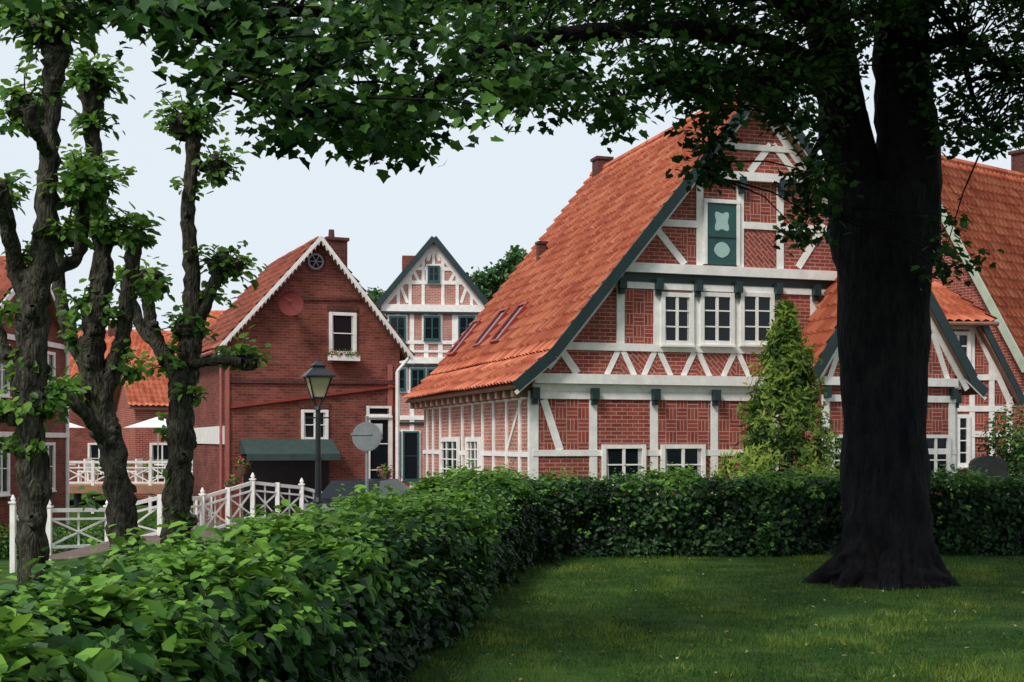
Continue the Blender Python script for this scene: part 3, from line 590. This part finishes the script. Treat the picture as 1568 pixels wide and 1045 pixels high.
A4=((1405-784)/F*31,31.0); an4=math.radians(4); d4=(math.cos(an4),math.sin(an4)); ax_=empty('timbered_annex',(A4[0],A4[1],0),an4)
f4=lambda u,v:hit(u,v,A4,d4)
sR=f4(1548,600)[0]; sT=f4(1500,500)[0]; zt=f4(1450,494)[1]; zl=f4(1540,612)[1]
mb=MB(); mb.poly([(0,0,ZG),(sR,0,ZG),(sR,0,zl),(sT,0,zt),(0,0,zt)],0); mb.poly([(sR,0,ZG),(sR,3,ZG),(sR,3,zl),(sR,0,zl)],0); mb.poly([(0,3,ZG),(0,0,ZG),(0,0,zt),(0,3,zt)],0); mb.make('brick_walls',[BRB],ax_)
zt2=f4(1450,426)[1]
roof_slope('roof_front',(-.3,-.3,zt-.05),(sT+.25,-.3,zt-.05),(sT-.65,1.1,zt2),(-.3,1.1,zt2),TILE,ax_)
roof_slope('roof_right',(sT+.25,-.3,zt),(sT+.25,3,zt),(sT-.65,3,zt2),(sT-.65,1.1,zt2),TILE,ax_)
roof_slope('roof_leanto',(sR+.2,-.25,zl-.1),(sR+.2,3,zl-.1),(sT-.05,3,zt-.1),(sT-.05,-.25,zt-.1),TILE2,ax_)
t=MB()
t.beam((sT-.05,0,zt),(sR+.2,0,zl-.1),.14,.26,.31,NR,1); t.beam((sT-.1,0,zt-.12),(sR,0,zl-.15),.14,0,.03,NR,0)
for u in (1412,1440,1488,1545,1518): 
    s=f4(u,600)[0]; zz=zt if s<sT else zt-(s-sT)*(zt-zl)/(sR-sT); t.beam((s,0,ZG),(s,0,zz-.05),.13,0,.03,NR,0)
for v in (500,578,626,665):
    z=f4(1450,v)[1]; e_=sT if v<520 else (sR-.35 if v<600 else sR); t.beam((0,0,z),(e_,0,z),.14,0,.04,NR,0)
window(t,(f4(1449,569)[0],0,f4(1449,569)[1]),(1,0,0),NR,.52,.9,2,3,.09,0,2,base=.03); window(t,(f4(1452,715)[0],0,f4(1452,712)[1]),(1,0,0),NR,.46,1.15,2,4,.09,0,2,base=.03); window(t,(f4(1417,715)[0],0,f4(1417,712)[1]),(1,0,0),NR,.3,.6,1,2,.07,0,2,base=.03)
t.cyl((-.3,-.36,zt-.06),(sT+.3,-.36,zt-.06),.05,.05,8,3)
t.make('timber_frame_and_windows',[WHITE,GREEN,GLASS,SOFF],ax_)

# ---------------------------------------------------------------- left background houses and terrace
def block_house(name,x,y,rz,w,dp,h,rise,wall,tile,nwin,floors,zg=ZG):
    e=empty(name,(x,y,0),rz); mb=MB()
    mb.poly([(0,0,zg),(w,0,zg),(w,0,h),(0,0,h)]); mb.poly([(w,0,zg),(w,dp,zg),(w,dp,h),(w,dp/2,h+rise),(w,0,h)]); mb.poly([(0,dp,zg),(0,0,zg),(0,0,h),(0,dp/2,h+rise),(0,dp,h)]); mb.poly([(w,dp,zg),(0,dp,zg),(0,dp,h),(w,dp,h)])
    mb.make('walls',[wall],e)
    roof_slope('roof_front',(-.3,-.3,h-.15),(w+.3,-.3,h-.15),(w+.3,dp/2,h+rise),(-.3,dp/2,h+rise),tile,e)
    roof_slope('roof_back',(w+.3,dp+.3,h-.15),(-.3,dp+.3,h-.15),(-.3,dp/2,h+rise),(w+.3,dp/2,h+rise),tile,e)
    t=MB(); fh=(h-ZG)/floors
    for fl in range(floors):
        for i in range(nwin):
            cx=w*(i+.5)/nwin; window(t,(cx-.45,0,ZG+fl*fh+.9),(1,0,0),NR,.9,1.3,2,2,.09,0,1,base=0,curt=2)
        for i in range(2): window(t,(w,dp*(i+.5)/2-.4,ZG+fl*fh+.9),(0,1,0),V3((1,0,0)),.8,1.3,2,2,.09,0,1,base=0)
        t.beam((0,0,ZG+fl*fh+fh-.15),(w,0,ZG+fl*fh+fh-.15),.14,0,.05,NR,0); t.beam((w,0,ZG+fl*fh+fh-.15),(w,dp,ZG+fl*fh+fh-.15),.14,0,.05,V3((1,0,0)),0)
    for yy in (.08,dp-.08): t.beam((w,yy,zg),(w,yy,h-.1),.14,0,.05,V3((1,0,0)),0)
    t.beam((w,-.2,h-.15),(w,dp/2,h+rise-.05),.16,.3,.34,V3((1,0,0)),0); t.beam((w,dp+.2,h-.15),(w,dp/2,h+rise-.05),.16,.3,.34,V3((1,0,0)),0)
    t.cyl((-.3,dp/2,h+rise+.03),(w+.3,dp/2,h+rise+.03),.13,.13,8,3)
    t.box((w*.6,dp*.45,h+rise-.6),(w*.6+.6,dp*.45+.6,h+rise+.6),4)
    t.make('windows_and_trim',[WHITE,GLASS,CURT,tile,BRX],e); return e
block_house('brick_house',-21.1,33.2,math.radians(-3),7.6,6,4.6,2.0,BRK,TILE2,5,2,zg=-2.6)
block_house('canal_house',-23.5,58,math.radians(8),8.0,8,4.3,2.6,BRK,TILE,4,1)
block_house('canal_house',-19.5,74,math.radians(-4),7.5,8,7.0,2.4,BRL,TILE,4,2)
block_house('canal_house',-15.0,52,math.radians(25),4.2,5,3.2,1.7,BR,TILE,2,1)
def fence(name,pts,h,sp,xin=True,fin=True):
    f=MB(); 
    for i in range(len(pts)-1):
        a,b=V3(pts[i]),V3(pts[i+1]); k=max(1,int(round((b-a).length/sp))); nn=V3((b.y-a.y,-(b.x-a.x),0)).normalized()
        for j in range(k+ (1 if i==len(pts)-2 else 0)):
            p=a.lerp(b,j/k); r_=.055; f.box((p.x-r_,p.y-r_,p.z-1.0),(p.x+r_,p.y+r_,p.z+h+.05)); 
            if fin and j==0: f.box((p.x-.08,p.y-.08,p.z+h+.05),(p.x+.08,p.y+.08,p.z+h+.09)); f.cyl((p.x,p.y,p.z+h+.09),(p.x,p.y,p.z+h+.14),.03,.06,8); f.cyl((p.x,p.y,p.z+h+.14),(p.x,p.y,p.z+h+.24),.06,.015,8)
        for j in range(k):
            p=a.lerp(b,j/k); q=a.lerp(b,(j+1)/k); z=V3((0,0,1))
            for hh_,w_ in ((h-.02,.09),(h-.22,.05),(.1,.07)): f.beam(p+z*hh_,q+z*hh_,w_,-.03,.03,nn)
            if xin:
                f.beam(p+z*.12,q+z*(h-.21),.045,-.01,.01,nn); f.beam(q+z*.12,p+z*(h-.21),.045,.012,.022,nn)
            f.beam((p+q)/2+z*.1,(p+q)/2+z*(h-.03),.045,-.02,-.011,nn)
    return f.make(name,[WHITE])
fence('white_bridge_railing',[P(20,840,29),P(75,845,29.5),P(165,842,30.5),P(245,822,31)],.95,1.15)
fence('white_bridge_railing',[P(262,828,32),P(310,822,33),P(387,797,34),P(462,803,35),P(535,822,36)],1.0,.68)
fence('white_bridge_railing',[P(300,806,37),P(345,798,38),P(440,798,38.5)],.75,.7,fin=False)
tr=empty('canal_terrace'); mb=MB(); mb.box((-26,46.3,-.15),(-9.6,51,.12),0)
for i in range(9): mb.cyl((-25+i*1.9,46.6,-2.8),(-25+i*1.9,46.6,-.15),.13,.13,8,1)
mb.make('deck',[simple('deck_wood',(.38,.2,.12),.8,.3,5),BLACK],tr)
f_=fence('terrace_railing',[V3((-20,46.45,.12)),V3((-9.8,46.45,.12))],.85,1.0,fin=False); f_.parent=tr
mb=MB()
for i in range(5):
    x=-18.6+i*1.9; y=48.3+.4*(i%2)
    mb.cyl((x,y,.8),(x,y,.85),.42,.42,14,0); mb.cyl((x,y,.12),(x,y,.8),.04,.04,6,0)
    for k in (-1,1):
        mb.box((x+k*.75-.2,y-.2,.55),(x+k*.75+.2,y+.2,.6),0); mb.box((x+k*.95-.03,y-.2,.6),(x+k*.95+.03,y+.2,1.05),0)
        for a in (-.17,.17):
            for b in (-.17,.17): mb.box((x+k*.75+a-.02,y+b-.02,.12),(x+k*.75+a+.02,y+b+.02,.55),0)
for x_ in (-13.2,-17.2): mb.cyl((x_,48.7,.12),(x_,48.7,2.6),.03,.03,6,0); mb.cyl((x_,48.7,2.2),(x_,48.7,2.6),1.3,.05,8,0)
mb.make('tables_chairs_parasols',[WHITE],tr)
for i in range(6): clump((-16+i*1.1,50,.6),.5,250,.1,HEDGE,'terrace_shrub',tr,1,.55)
for i in range(5): c_=(-13.2+i*.9,33.0+.2*i,-.9); clump(c_,.75,700,.10,HEDGE,'bank_shrub_leaves',tr,.8,.4)

# ---------------------------------------------------------------- street lamp
LP=P(487,780,21.0); lx,ly=LP.x,LP.y; lz=gz(lx,ly)
L0=MB()
def ptz(v): return 1.6+(680-v)/F*21
L0.cyl((lx,ly,lz-.05),(lx,ly,lz+.7),.085,.07,12); L0.cyl((lx,ly,lz+.7),(lx,ly,lz+.78),.09,.06,12); L0.cyl((lx,ly,lz+.78),(lx,ly,ptz(622)),.052,.038,12)
L0.cyl((lx,ly,ptz(700)),(lx,ly,ptz(704)),.065,.065,12); L0.cyl((lx,ly,ptz(628)),(lx,ly,ptz(622)),.07,.05,12); L0.cyl((lx-.2,ly,ptz(640)),(lx+.2,ly,ptz(640)),.012,.012,6)
zb_,zt_=ptz(609),ptz(578)
for k in range(4):
    th_=math.pi/4+k*math.pi/2+.35; c_,s_=math.cos(th_),math.sin(th_)
    L0.cyl((lx+.04*c_,ly+.04*s_,ptz(622)),(lx+.13*c_,ly+.13*s_,zb_),.01,.01,5)
    L0.cyl((lx+.13*c_,ly+.13*s_,zb_),(lx+.26*c_,ly+.26*s_,zt_),.013,.013,5)
def sqr(r,z,o=.35): return [V3((lx+r*math.cos(math.pi/4+k*math.pi/2+o),ly+r*math.sin(math.pi/4+k*math.pi/2+o),z)) for k in range(4)]
def frus(m,r0,z0,r1,z1,mt=0):
    a=sqr(r0,z0);b=sqr(r1,z1)
    for k in range(4): m.poly([a[k],a[(k+1)%4],b[(k+1)%4],b[k]],mt)
frus(L0,.14,zb_-.02,.14,zb_+.01); frus(L0,.34,zt_,.33,zt_+.025); L0.poly(sqr(.34,zt_),0); frus(L0,.33,zt_+.025,.13,ptz(563)); frus(L0,.14,ptz(563),.15,ptz(560)); frus(L0,.15,ptz(560),.02,ptz(553)); L0.cyl((lx,ly,ptz(555)),(lx,ly,ptz(549)),.025,.008,8)
frus(L0,.125,zb_+.01,.245,zt_-.01,1)
L0.make('street_lamp',[BLACK,simple('lantern_glass',(.62,.52,.33),.25,.15,4)])
sp_=P(562,750,24); sg=MB(); zc_=1.6+(680-669)/F*24
g0=gz(sp_.x,sp_.y); sg.cyl((sp_.x,sp_.y,g0),(sp_.x,sp_.y,zc_+.38),.03,.03,8,0)
sg.cyl((sp_.x,sp_.y-.035,zc_),(sp_.x,sp_.y-.05,zc_),.27,.27,28,0); sg.cyl((sp_.x,sp_.y-.05,zc_),(sp_.x,sp_.y-.055,zc_),.25,.25,28,1)
sg.box((sp_.x-.29,sp_.y-.07,zc_+.03),(sp_.x+.1,sp_.y-.058,zc_+.06),0); sg.box((sp_.x+.02,sp_.y+.04,zc_-.05),(sp_.x+.28,sp_.y+.055,zc_+.24),2)
sg.make('traffic_sign',[GREYM,simple('sign_back',(.22,.24,.25),.5,.15,6),simple('sign_pale',(.5,.52,.53),.5)])
def car(name,loc,rz,col):
    e=empty(name,loc,rz); m=MB(); paint,nt,b=nodes('car_paint'); b.inputs['Base Color'].default_value=c4(col); b.inputs['Roughness'].default_value=.35; b.inputs['Specular IOR Level'].default_value=.3
    prof_=[(-2.0,.3),(-2.05,.6),(-1.95,.82),(-1.1,.92),(-.55,1.36),(.9,1.38),(1.6,.95),(1.95,.9),(2.0,.55),(1.95,.3)]
    def wd(z): return .84 if z<.95 else .84-(z-.95)*.42
    for i in range(len(prof_)):
        a=prof_[i];b2=prof_[(i+1)%len(prof_)]; mt=1 if i in (3,5) else 0
        m.poly([(-wd(a[1]),a[0],a[1]),(wd(a[1]),a[0],a[1]),(wd(b2[1]),b2[0],b2[1]),(-wd(b2[1]),b2[0],b2[1])],mt)
    for k in (-1,1):
        m.poly([(k*.84,a,b2) for a,b2 in ((-2,.3),(-2.05,.6),(-1.95,.82),(-1.1,.92),(1.6,.95),(1.95,.9),(2,.55),(1.95,.3))],0)
        m.poly([(k*wd(z),yy,z) for yy,z in ((-1.1,.92),(-.55,1.36),(.9,1.38),(1.6,.95))],1)
        for yy in (-1.25,1.25): m.cyl((k*.7,yy,.31),(k*.87,yy,.31),.31,.31,18,2); m.cyl((k*.87,yy,.31),(k*.875,yy,.31),.18,.18,12,3)
    m.make('car_body',[paint,GLASS,BLACK,GREYM],e)
cp=P(556,740,34.5); car('parked_car',(cp.x,cp.y,ZG-.12),math.radians(-14),(.008,.012,.03))
for u,v,d_ in ((355,738,35.5),(372,712,35.8),(590,722,37)):
    e=empty('flower_basket'); c_=P(u,v,d_); clump(c_,.22,120,.08,LINDEN,'basket_leaves',e); clump(c_,.24,60,.07,FLOW,'basket_flowers',e)
    q=MB(); q.cyl(c_-V3((0,0,.25)),c_,.1,.18,10); q.cyl((c_.x,c_.y,gz(c_.x,c_.y)),c_-V3((0,0,.2)),.02,.02,6); q.make('basket',[SOFF],e)
gs=P(1515,715,22); g_=MB(); pr_=[(-.3,0),(.3,0),(.3,.95)]+[(.3*math.cos(t_),.95+.16*math.sin(t_)) for t_ in np.linspace(0.1,math.pi-.1,9)]+[(-.3,.95)]
zz0=gz(gs.x,22); pts0=[V3((gs.x+a,22,zz0+b)) for a,b in pr_]; pts1=[p+V3((0,.15,0)) for p in pts0]
zof=(1.6+(680-698)/F*22)-(zz0+1.11)
for p in pts0+pts1:
    if p.z>zz0+.5: p.z+=zof
g_.poly(pts0);g_.poly(pts1[::-1])
for i in range(len(pts0)): j=(i+1)%len(pts0); g_.poly([pts0[j],pts0[i],pts1[i],pts1[j]])
g_.make('headstone',[simple('headstone_stone',(.07,.075,.07),.8,.4,6,.4)])

# ---------------------------------------------------------------- conifer
e=empty('conifer_tree'); cx,cy=P(1207,600,22.3).x,22.3; g0=gz(cx,cy); top=P(1195,466,22.3).z; tb=TB(); tb.add([(cx,cy,g0),(cx,cy,2),(cx-.05,cy,top-.2)],[.1,.07,.015],n=8); tb.make('trunk',BARKL,e)
pos=[];nr=[];tp=[];sz=[];sh=[]; Hh=top-g0
for c_ in range(600):
    f=random.random()**1.15; z=g0+.1+f*(Hh-.15); th_=random.uniform(0,2*math.pi)
    lob=noise.noise(V3((math.cos(th_)*2.2,math.sin(th_)*2.2,z*2.1)))
    rmax=(min(1,(1-f)*1.45)**.95)*1.06*(1+.55*lob)+.04
    r_=rmax*random.uniform(.6,1.04); dr=V3((math.cos(th_),math.sin(th_),0)); c0=V3((cx-.05*f,cy,z))+dr*r_
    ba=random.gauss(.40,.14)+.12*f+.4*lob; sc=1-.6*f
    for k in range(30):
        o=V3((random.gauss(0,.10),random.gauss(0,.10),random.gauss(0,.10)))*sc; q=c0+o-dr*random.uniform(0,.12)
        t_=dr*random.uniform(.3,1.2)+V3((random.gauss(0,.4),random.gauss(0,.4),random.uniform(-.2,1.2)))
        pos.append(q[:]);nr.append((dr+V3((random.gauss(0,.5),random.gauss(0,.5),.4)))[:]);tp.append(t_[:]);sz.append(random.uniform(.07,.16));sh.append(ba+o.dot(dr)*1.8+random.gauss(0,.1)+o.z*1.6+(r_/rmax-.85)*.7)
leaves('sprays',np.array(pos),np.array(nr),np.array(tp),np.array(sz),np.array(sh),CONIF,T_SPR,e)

# ---------------------------------------------------------------- pollarded lindens
def linden(d,limbs,heads,name='pollarded_linden_tree',seed=0):
    e=empty(name); tb=TB(); pos=[];nr=[];tp=[];sz=[];sh=[]
    for i,(path,rad) in enumerate(limbs):
        pts=[P(u,v,d+(q[0] if q else 0)) for u,v,*q in path]; k=d/F*.86
        if i==0: pts[0].z=gz(pts[0].x,pts[0].y)-.05
        tb.add(pts,[r*k for r in rad],n=16,wob=.30,seed=seed+i,sub=9)
        for j in range(1,len(pts)-1):     # old pruning knobs
            for _ in range(2):
                c0=pts[j].lerp(pts[j+1],random.random()); dd=V3((random.gauss(0,1),random.gauss(0,1),0)).normalized(); r=rad[j]*k
                tb.add([c0+dd*r*.3,c0+dd*r*1.05+V3((0,0,r*.1)),c0+dd*r*1.35+V3((0,0,r*.3))],[r*.55,r*.5,r*.15],n=8,wob=.3,seed=j)
    for h in heads:
        u,v,r,cnt=h[:4]; dz=h[4] if len(h)>4 else 0; c0=P(u,v,d+dz); R=r*d/F; big=cnt>=100; cnt=int(cnt*1.2)
        if big:
            for k in range(5):
                dd=V3((random.gauss(0,1),random.gauss(0,1),random.gauss(0,.5))).normalized()*R*.3
                tb.add([c0+dd-V3((0,0,R*.35)),c0+dd,c0+dd+V3((0,0,R*.3))],[R*.24,R*.38,R*.14],n=9,wob=.35,seed=k)
        nsh=max(2,cnt//8)
        for s_ in range(nsh):
            dd=V3((random.gauss(0,1),random.gauss(0,1),random.gauss(.25,.7))).normalized(); ln=R*random.uniform(.35,1.3); base=random.uniform(-.18,.2)
            tb.add([c0,c0+dd*ln*.6,c0+dd*ln],[.012,.008,.004],n=4,sub=2)
            for k in range(8):
                q=c0+dd*ln*random.uniform(.5,1.1)+V3((random.gauss(0,.04),random.gauss(0,.04),random.gauss(0,.04)))
                pos.append(q[:]); nr.append((V3((0,-.3,.8))+dd*.4+V3((random.gauss(0,.5),random.gauss(0,.5),random.gauss(0,.3))))[:])
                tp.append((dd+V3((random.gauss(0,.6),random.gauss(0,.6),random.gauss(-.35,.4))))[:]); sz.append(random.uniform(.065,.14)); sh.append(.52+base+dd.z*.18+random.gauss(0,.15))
    tb.make('trunk_and_limbs',BARKL,e)
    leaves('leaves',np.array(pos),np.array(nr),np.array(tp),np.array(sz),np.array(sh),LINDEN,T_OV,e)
linden(12.5,[([(48,1000),(50,860),(50,700),(44,600),(50,480),(66,390),(74,260),(80,130),(86,75)],[40,26,24,24,27,20,17,16,26]),
 ([(50,500),(28,420),(10,340,-.3),(-8,290,-.5)],[20,14,13,20]),([(66,430),(92,410,.4),(122,390,.5),(128,300,.4)],[12,11,10,14]),([(76,240),(55,200,-.4),(44,160,-.5)],[10,10,16]),([(45,640),(15,560,.3),(-20,470,.4)],[14,12,12])],
 [(80,45,60,520),(108,20,40,120),(30,30,34,120),(38,160,42,240),(20,190,26,50),(2,290,34,120),(126,285,46,280),(20,635,34,110),(60,620,44,150),(10,690,30,80),(60,680,22,40),(95,350,26,60),(35,390,24,50),(5,480,28,70),(90,600,24,50),(40,560,20,30)],seed=1)
linden(14.0,[([(190,960),(188,830),(178,720),(160,640),(140,560),(148,480),(158,400),(150,300),(142,200),(142,135)],[34,25,22,21,22,19,15,14,14,24]),
 ([(155,610),(185,530),(196,450),(208,365)],[17,14,12,15]),([(140,560),(108,520,.4),(92,450,.5),(85,380,.6)],[16,13,11,15]),([(170,680),(120,625,-.4),(85,600,-.6)],[12,10,9])],
 [(140,120,42,300),(150,190,26,70),(135,280,50,260),(205,362,32,130),(160,350,38,140),(90,365,40,160),(170,480,32,80),(125,465,34,90),(85,605,38,100),(120,600,26,60),(190,345,30,80),(140,760,18,20),(228,440,20,50),(120,520,24,50),(180,560,20,30)],seed=5)
linden(15.5,[([(272,930),(272,800),(276,700),(278,620),(290,540),(294,430),(288,320),(296,230),(292,190)],[34,24,21,21,19,14,12,12,22]),
 ([(292,560),(306,490),(330,430),(345,408)],[13,11,10,17]),([(296,250),(318,258,.3),(334,256,.4)],[9,9,13]),([(282,590),(245,530),(228,480),(230,430)],[16,13,11,14]),([(245,530),(215,500,.4),(195,440,.5)],[11,9,10]),([(286,560),(330,553,-.3),(372,556,-.4)],[9,7,8])],
 [(288,188,44,330),(333,255,32,150),(345,408,40,230),(372,553,34,160),(230,430,34,130),(285,500,34,120),(265,560,30,90),(205,570,26,60),(300,610,26,60),(290,290,20,30),(320,450,28,70),(265,650,20,30),(200,430,26,70),(265,720,16,20),(280,790,22,40)],seed=9)

# ---------------------------------------------------------------- big dark tree
bt=empty('large_shade_tree'); tb=TB(); TX,TY=P(1358,895,15.0).x,15.0
def T(u,v,dd=0): return P(u,v,15+dd)
tb.add([T(1358,905),T(1358,880),T(1357,840),T(1355,780),T(1354,680),T(1352,560),T(1352,440),T(1350,350),T(1352,290)],[.82,.64,.55,.50,.485,.49,.53,.58,.52],n=36,wob=.08,seed=2,sub=8)
tb.add([T(1328,400),T(1310,300),T(1294,200),T(1276,90),T(1262,0),T(1230,-150),T(1200,-350,1)],[.36,.33,.28,.26,.24,.2,.14],n=16,wob=.08,seed=3,sub=5)
tb.add([T(1378,400),T(1388,300),T(1389,200),T(1380,100),T(1385,0),T(1410,-150),T(1440,-350,-1)],[.42,.40,.345,.31,.3,.25,.16],n=16,wob=.08,seed=4,sub=5)
for i in range(9):
    th_=i/9*2*math.pi+.3; c_,s_=math.cos(th_),math.sin(th_); L_=random.uniform(.55,.8)
    tb.add([(TX+c_*.3,TY+s_*.3,.7),(TX+c_*.45,TY+s_*.45,.3),(TX+c_*L_,TY+s_*L_,.02),(TX+c_*(L_+.25),TY+s_*(L_+.25),-.1)],[.14,.15,.11,.04],n=8,wob=.15,seed=i)
LIMB=[([(1300,170,0),(1230,90,-1),(1100,50,-2.3),(900,50,-4),(720,85,-5.3),(640,165,-5.8),(560,215,-6.2)],[.13,.11,.09,.07,.045,.025,.012]),
([(1270,40,0),(1120,-30,-2),(850,-20,-4),(600,20,-5.8),(490,95,-6.5),(420,200,-7)],[.14,.11,.09,.06,.035,.012]),
([(600,20,-5.8),(430,20,-6.8),(300,55,-7.3),(180,10,-7.5)],[.05,.03,.02,.01]),
([(1240,110,-.8),(1120,120,-2.5),(1000,130,-3.2),(930,170,-3.6)],[.08,.06,.035,.012]),
([(430,20,-6.8),(380,90,-7),(340,150,-7.2)],[.025,.018,.008]),
([(900,50,-4),(840,110,-4.3),(800,160,-4.5)],[.035,.02,.008]),
([(1120,120,-2.5),(1090,200,-2.6),(1085,280,-2.6)],[.03,.018,.008]),
([(1275,190,-.2),(1240,250,-.5),(1235,330,-.6)],[.05,.03,.01]),
([(1390,90,0),(1470,60,-.6),(1560,120,-1.2)],[.1,.07,.03]),([(1420,-60,0),(1540,-20,1),(1640,80,1.6)],[.12,.08,.03]),([(1470,60,-.6),(1490,150,-.6),(1520,210,-.4)],[.04,.025,.01])]
samp=[]
for path,rad in LIMB:
    pts=[T(*p) for p in path]; tb.add(pts,rad,n=8,wob=.15,sub=4)
    for i in range(len(pts)-1):
        for j in range(8): samp.append(pts[i].lerp(pts[i+1],j/8))
cu=[-60,100,140,250,300,350,400,450,520,560,640,720,800,860,900,960,1000,1040,1065,1105,1130,1200,1235,1290,1330,1400,1430,1480,1568,1640]
cv=[-20,-10,5,55,120,165,230,190,248,258,225,192,190,160,190,195,160,165,245,245,180,175,225,240,70,50,200,230,238,245]
spots=[]
tries=0
while len(spots)<860 and tries<60000:
    tries+=1; u=random.uniform(-60,1640); m_=float(np.interp(u,cu,cv)); v=random.uniform(-60,m_-26)
    f=v/max(m_,1)
    dn=noise.noise(V3((u/60,v/42,2)))*1.5+(.46 if u<700 else .56)
    if u<480: dn-=.15
    if u<480 and v<60: dn-=.1
    if v<50 and u>600: dn+=.45
    if u>960 and v<120: dn+=.5
    if random.random()>dn: continue
    d_=float(np.interp(u,[0,400,700,1000,1250,1640],[7.4,8.1,9.4,11.6,13.6,14.2]))+random.gauss(0,.6)+ (random.uniform(0,3) if v<80 and u>700 else 0)
    spots.append((P(u,v,d_),1.0))
for (u0,u1,v0,v1,cnt) in ((1215,1275,240,370,24),(1065,1105,190,290,14),(1425,1485,330,420,9),(1445,1568,190,225,14),(905,975,150,205,12),(1130,1250,100,185,34),(1010,1130,90,165,26),(760,880,100,165,18),(490,630,170,245,20),(405,450,150,220,7),(300,380,70,140,8)):
    for _ in range(cnt): spots.append((P(random.uniform(u0,u1),random.uniform(v0,v1),float(np.interp(u0,[400,700,1000,1250],[8.1,9.4,11.8,13.9]))+random.gauss(0,.4)),.75))
pos=[];nr=[];tp=[];sz=[];sh=[]
for c0,sc in spots:
    near=min(samp,key=lambda s:(s-c0).length_squared)
    if (near-c0).length<2.2 : tb.add([near,near.lerp(c0,.5)+V3((random.gauss(0,.06),random.gauss(0,.06),.08)),c0],[.014,.009,.004],n=4,sub=2)
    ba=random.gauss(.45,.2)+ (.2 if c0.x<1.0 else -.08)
    for k_ in range(19):
        o=V3((random.gauss(0,.135),random.gauss(0,.16),random.gauss(0,.085)))*sc; q=c0+o
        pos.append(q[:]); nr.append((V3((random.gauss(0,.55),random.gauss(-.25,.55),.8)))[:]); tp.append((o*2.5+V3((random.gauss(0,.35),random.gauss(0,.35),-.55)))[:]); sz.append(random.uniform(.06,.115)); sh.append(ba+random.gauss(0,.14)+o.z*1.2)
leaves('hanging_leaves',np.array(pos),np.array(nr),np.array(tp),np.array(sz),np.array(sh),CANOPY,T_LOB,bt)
tb.make('trunk_and_limbs',BARKD,bt)
n=26000; d=nz(rng.normal(0,1,(n,3)))*(rng.random((n,1))**.33); p=np.array([[6.4,12.0,8.8]])+d*np.array([[7.6,9.0,4.2]])  # unseen overhead crown leaves, added to shade the lawn
p=p[(p[:,2]>1.75+.36*np.maximum(p[:,1],0)+.5)&(p[:,2]>4.8)]  # underside cut along the upper edge of the camera view
p=p[p[:,0]>-1.0-.1*p[:,1]]; n=len(p)  # left part trimmed so the near hedge stays bright
leaves('unseen_shading_crown_leaves',p,rng.normal(0,.6,(n,3))+np.array([0,0,.8]),rng.normal(0,1,(n,3)),rng.uniform(.2,.32,n),.4+rng.normal(0,.2,n),CANOPY,T_LOB,bt)

# ---------------------------------------------------------------- distant trees
def fartree(x,y,z,r,hgt):
    e=empty('distant_tree'); tb=TB(); tb.add([(x,y,ZG),(x,y,z-r*.3),(x+.2,y,z+r*.4)],[.3,.22,.08],n=8); tb.make('trunk',BARKL,e); ps=[]
    for i in range(26):
        dd=V3((random.gauss(0,1),random.gauss(0,1),random.gauss(0,1))).normalized()*r*random.uniform(.4,1.1); dd.z*=hgt
        c0=np.array([x+dd.x,y+dd.y,z+dd.z]); ps.append(c0+rng.normal(0,r*.15,(95,3)))
    p=np.concatenate(ps); n=len(p); leaves('foliage',p,rng.normal(0,.6,(n,3))+np.array([0,0,.6]),rng.normal(0,1,(n,3)),rng.uniform(.2,.4,n),.5+rng.normal(0,.22,n)+(p[:,2]-z)/r*.3,FARL,T_OV,e)
for u,v,d_,r_ in ((788,425,78,1.5),(742,445,80,1.5),(765,455,82,1.9),(815,450,84,2.0),(562,475,88,1.6),(585,480,90,1.6),(215,560,92,3),(30,600,85,4),(1500,600,60,4)):
    q=P(u,v,d_); fartree(q.x,q.y,q.z,r_,.9)
for u,v,d_ in ((1556,660,29),(1580,690,28)):
    q=P(u,v,d_); e=empty('garden_shrub'); clump((q.x,q.y,q.z-.4),.8,1600,.11,HEDGE,'leaves',e,1.3,.3)
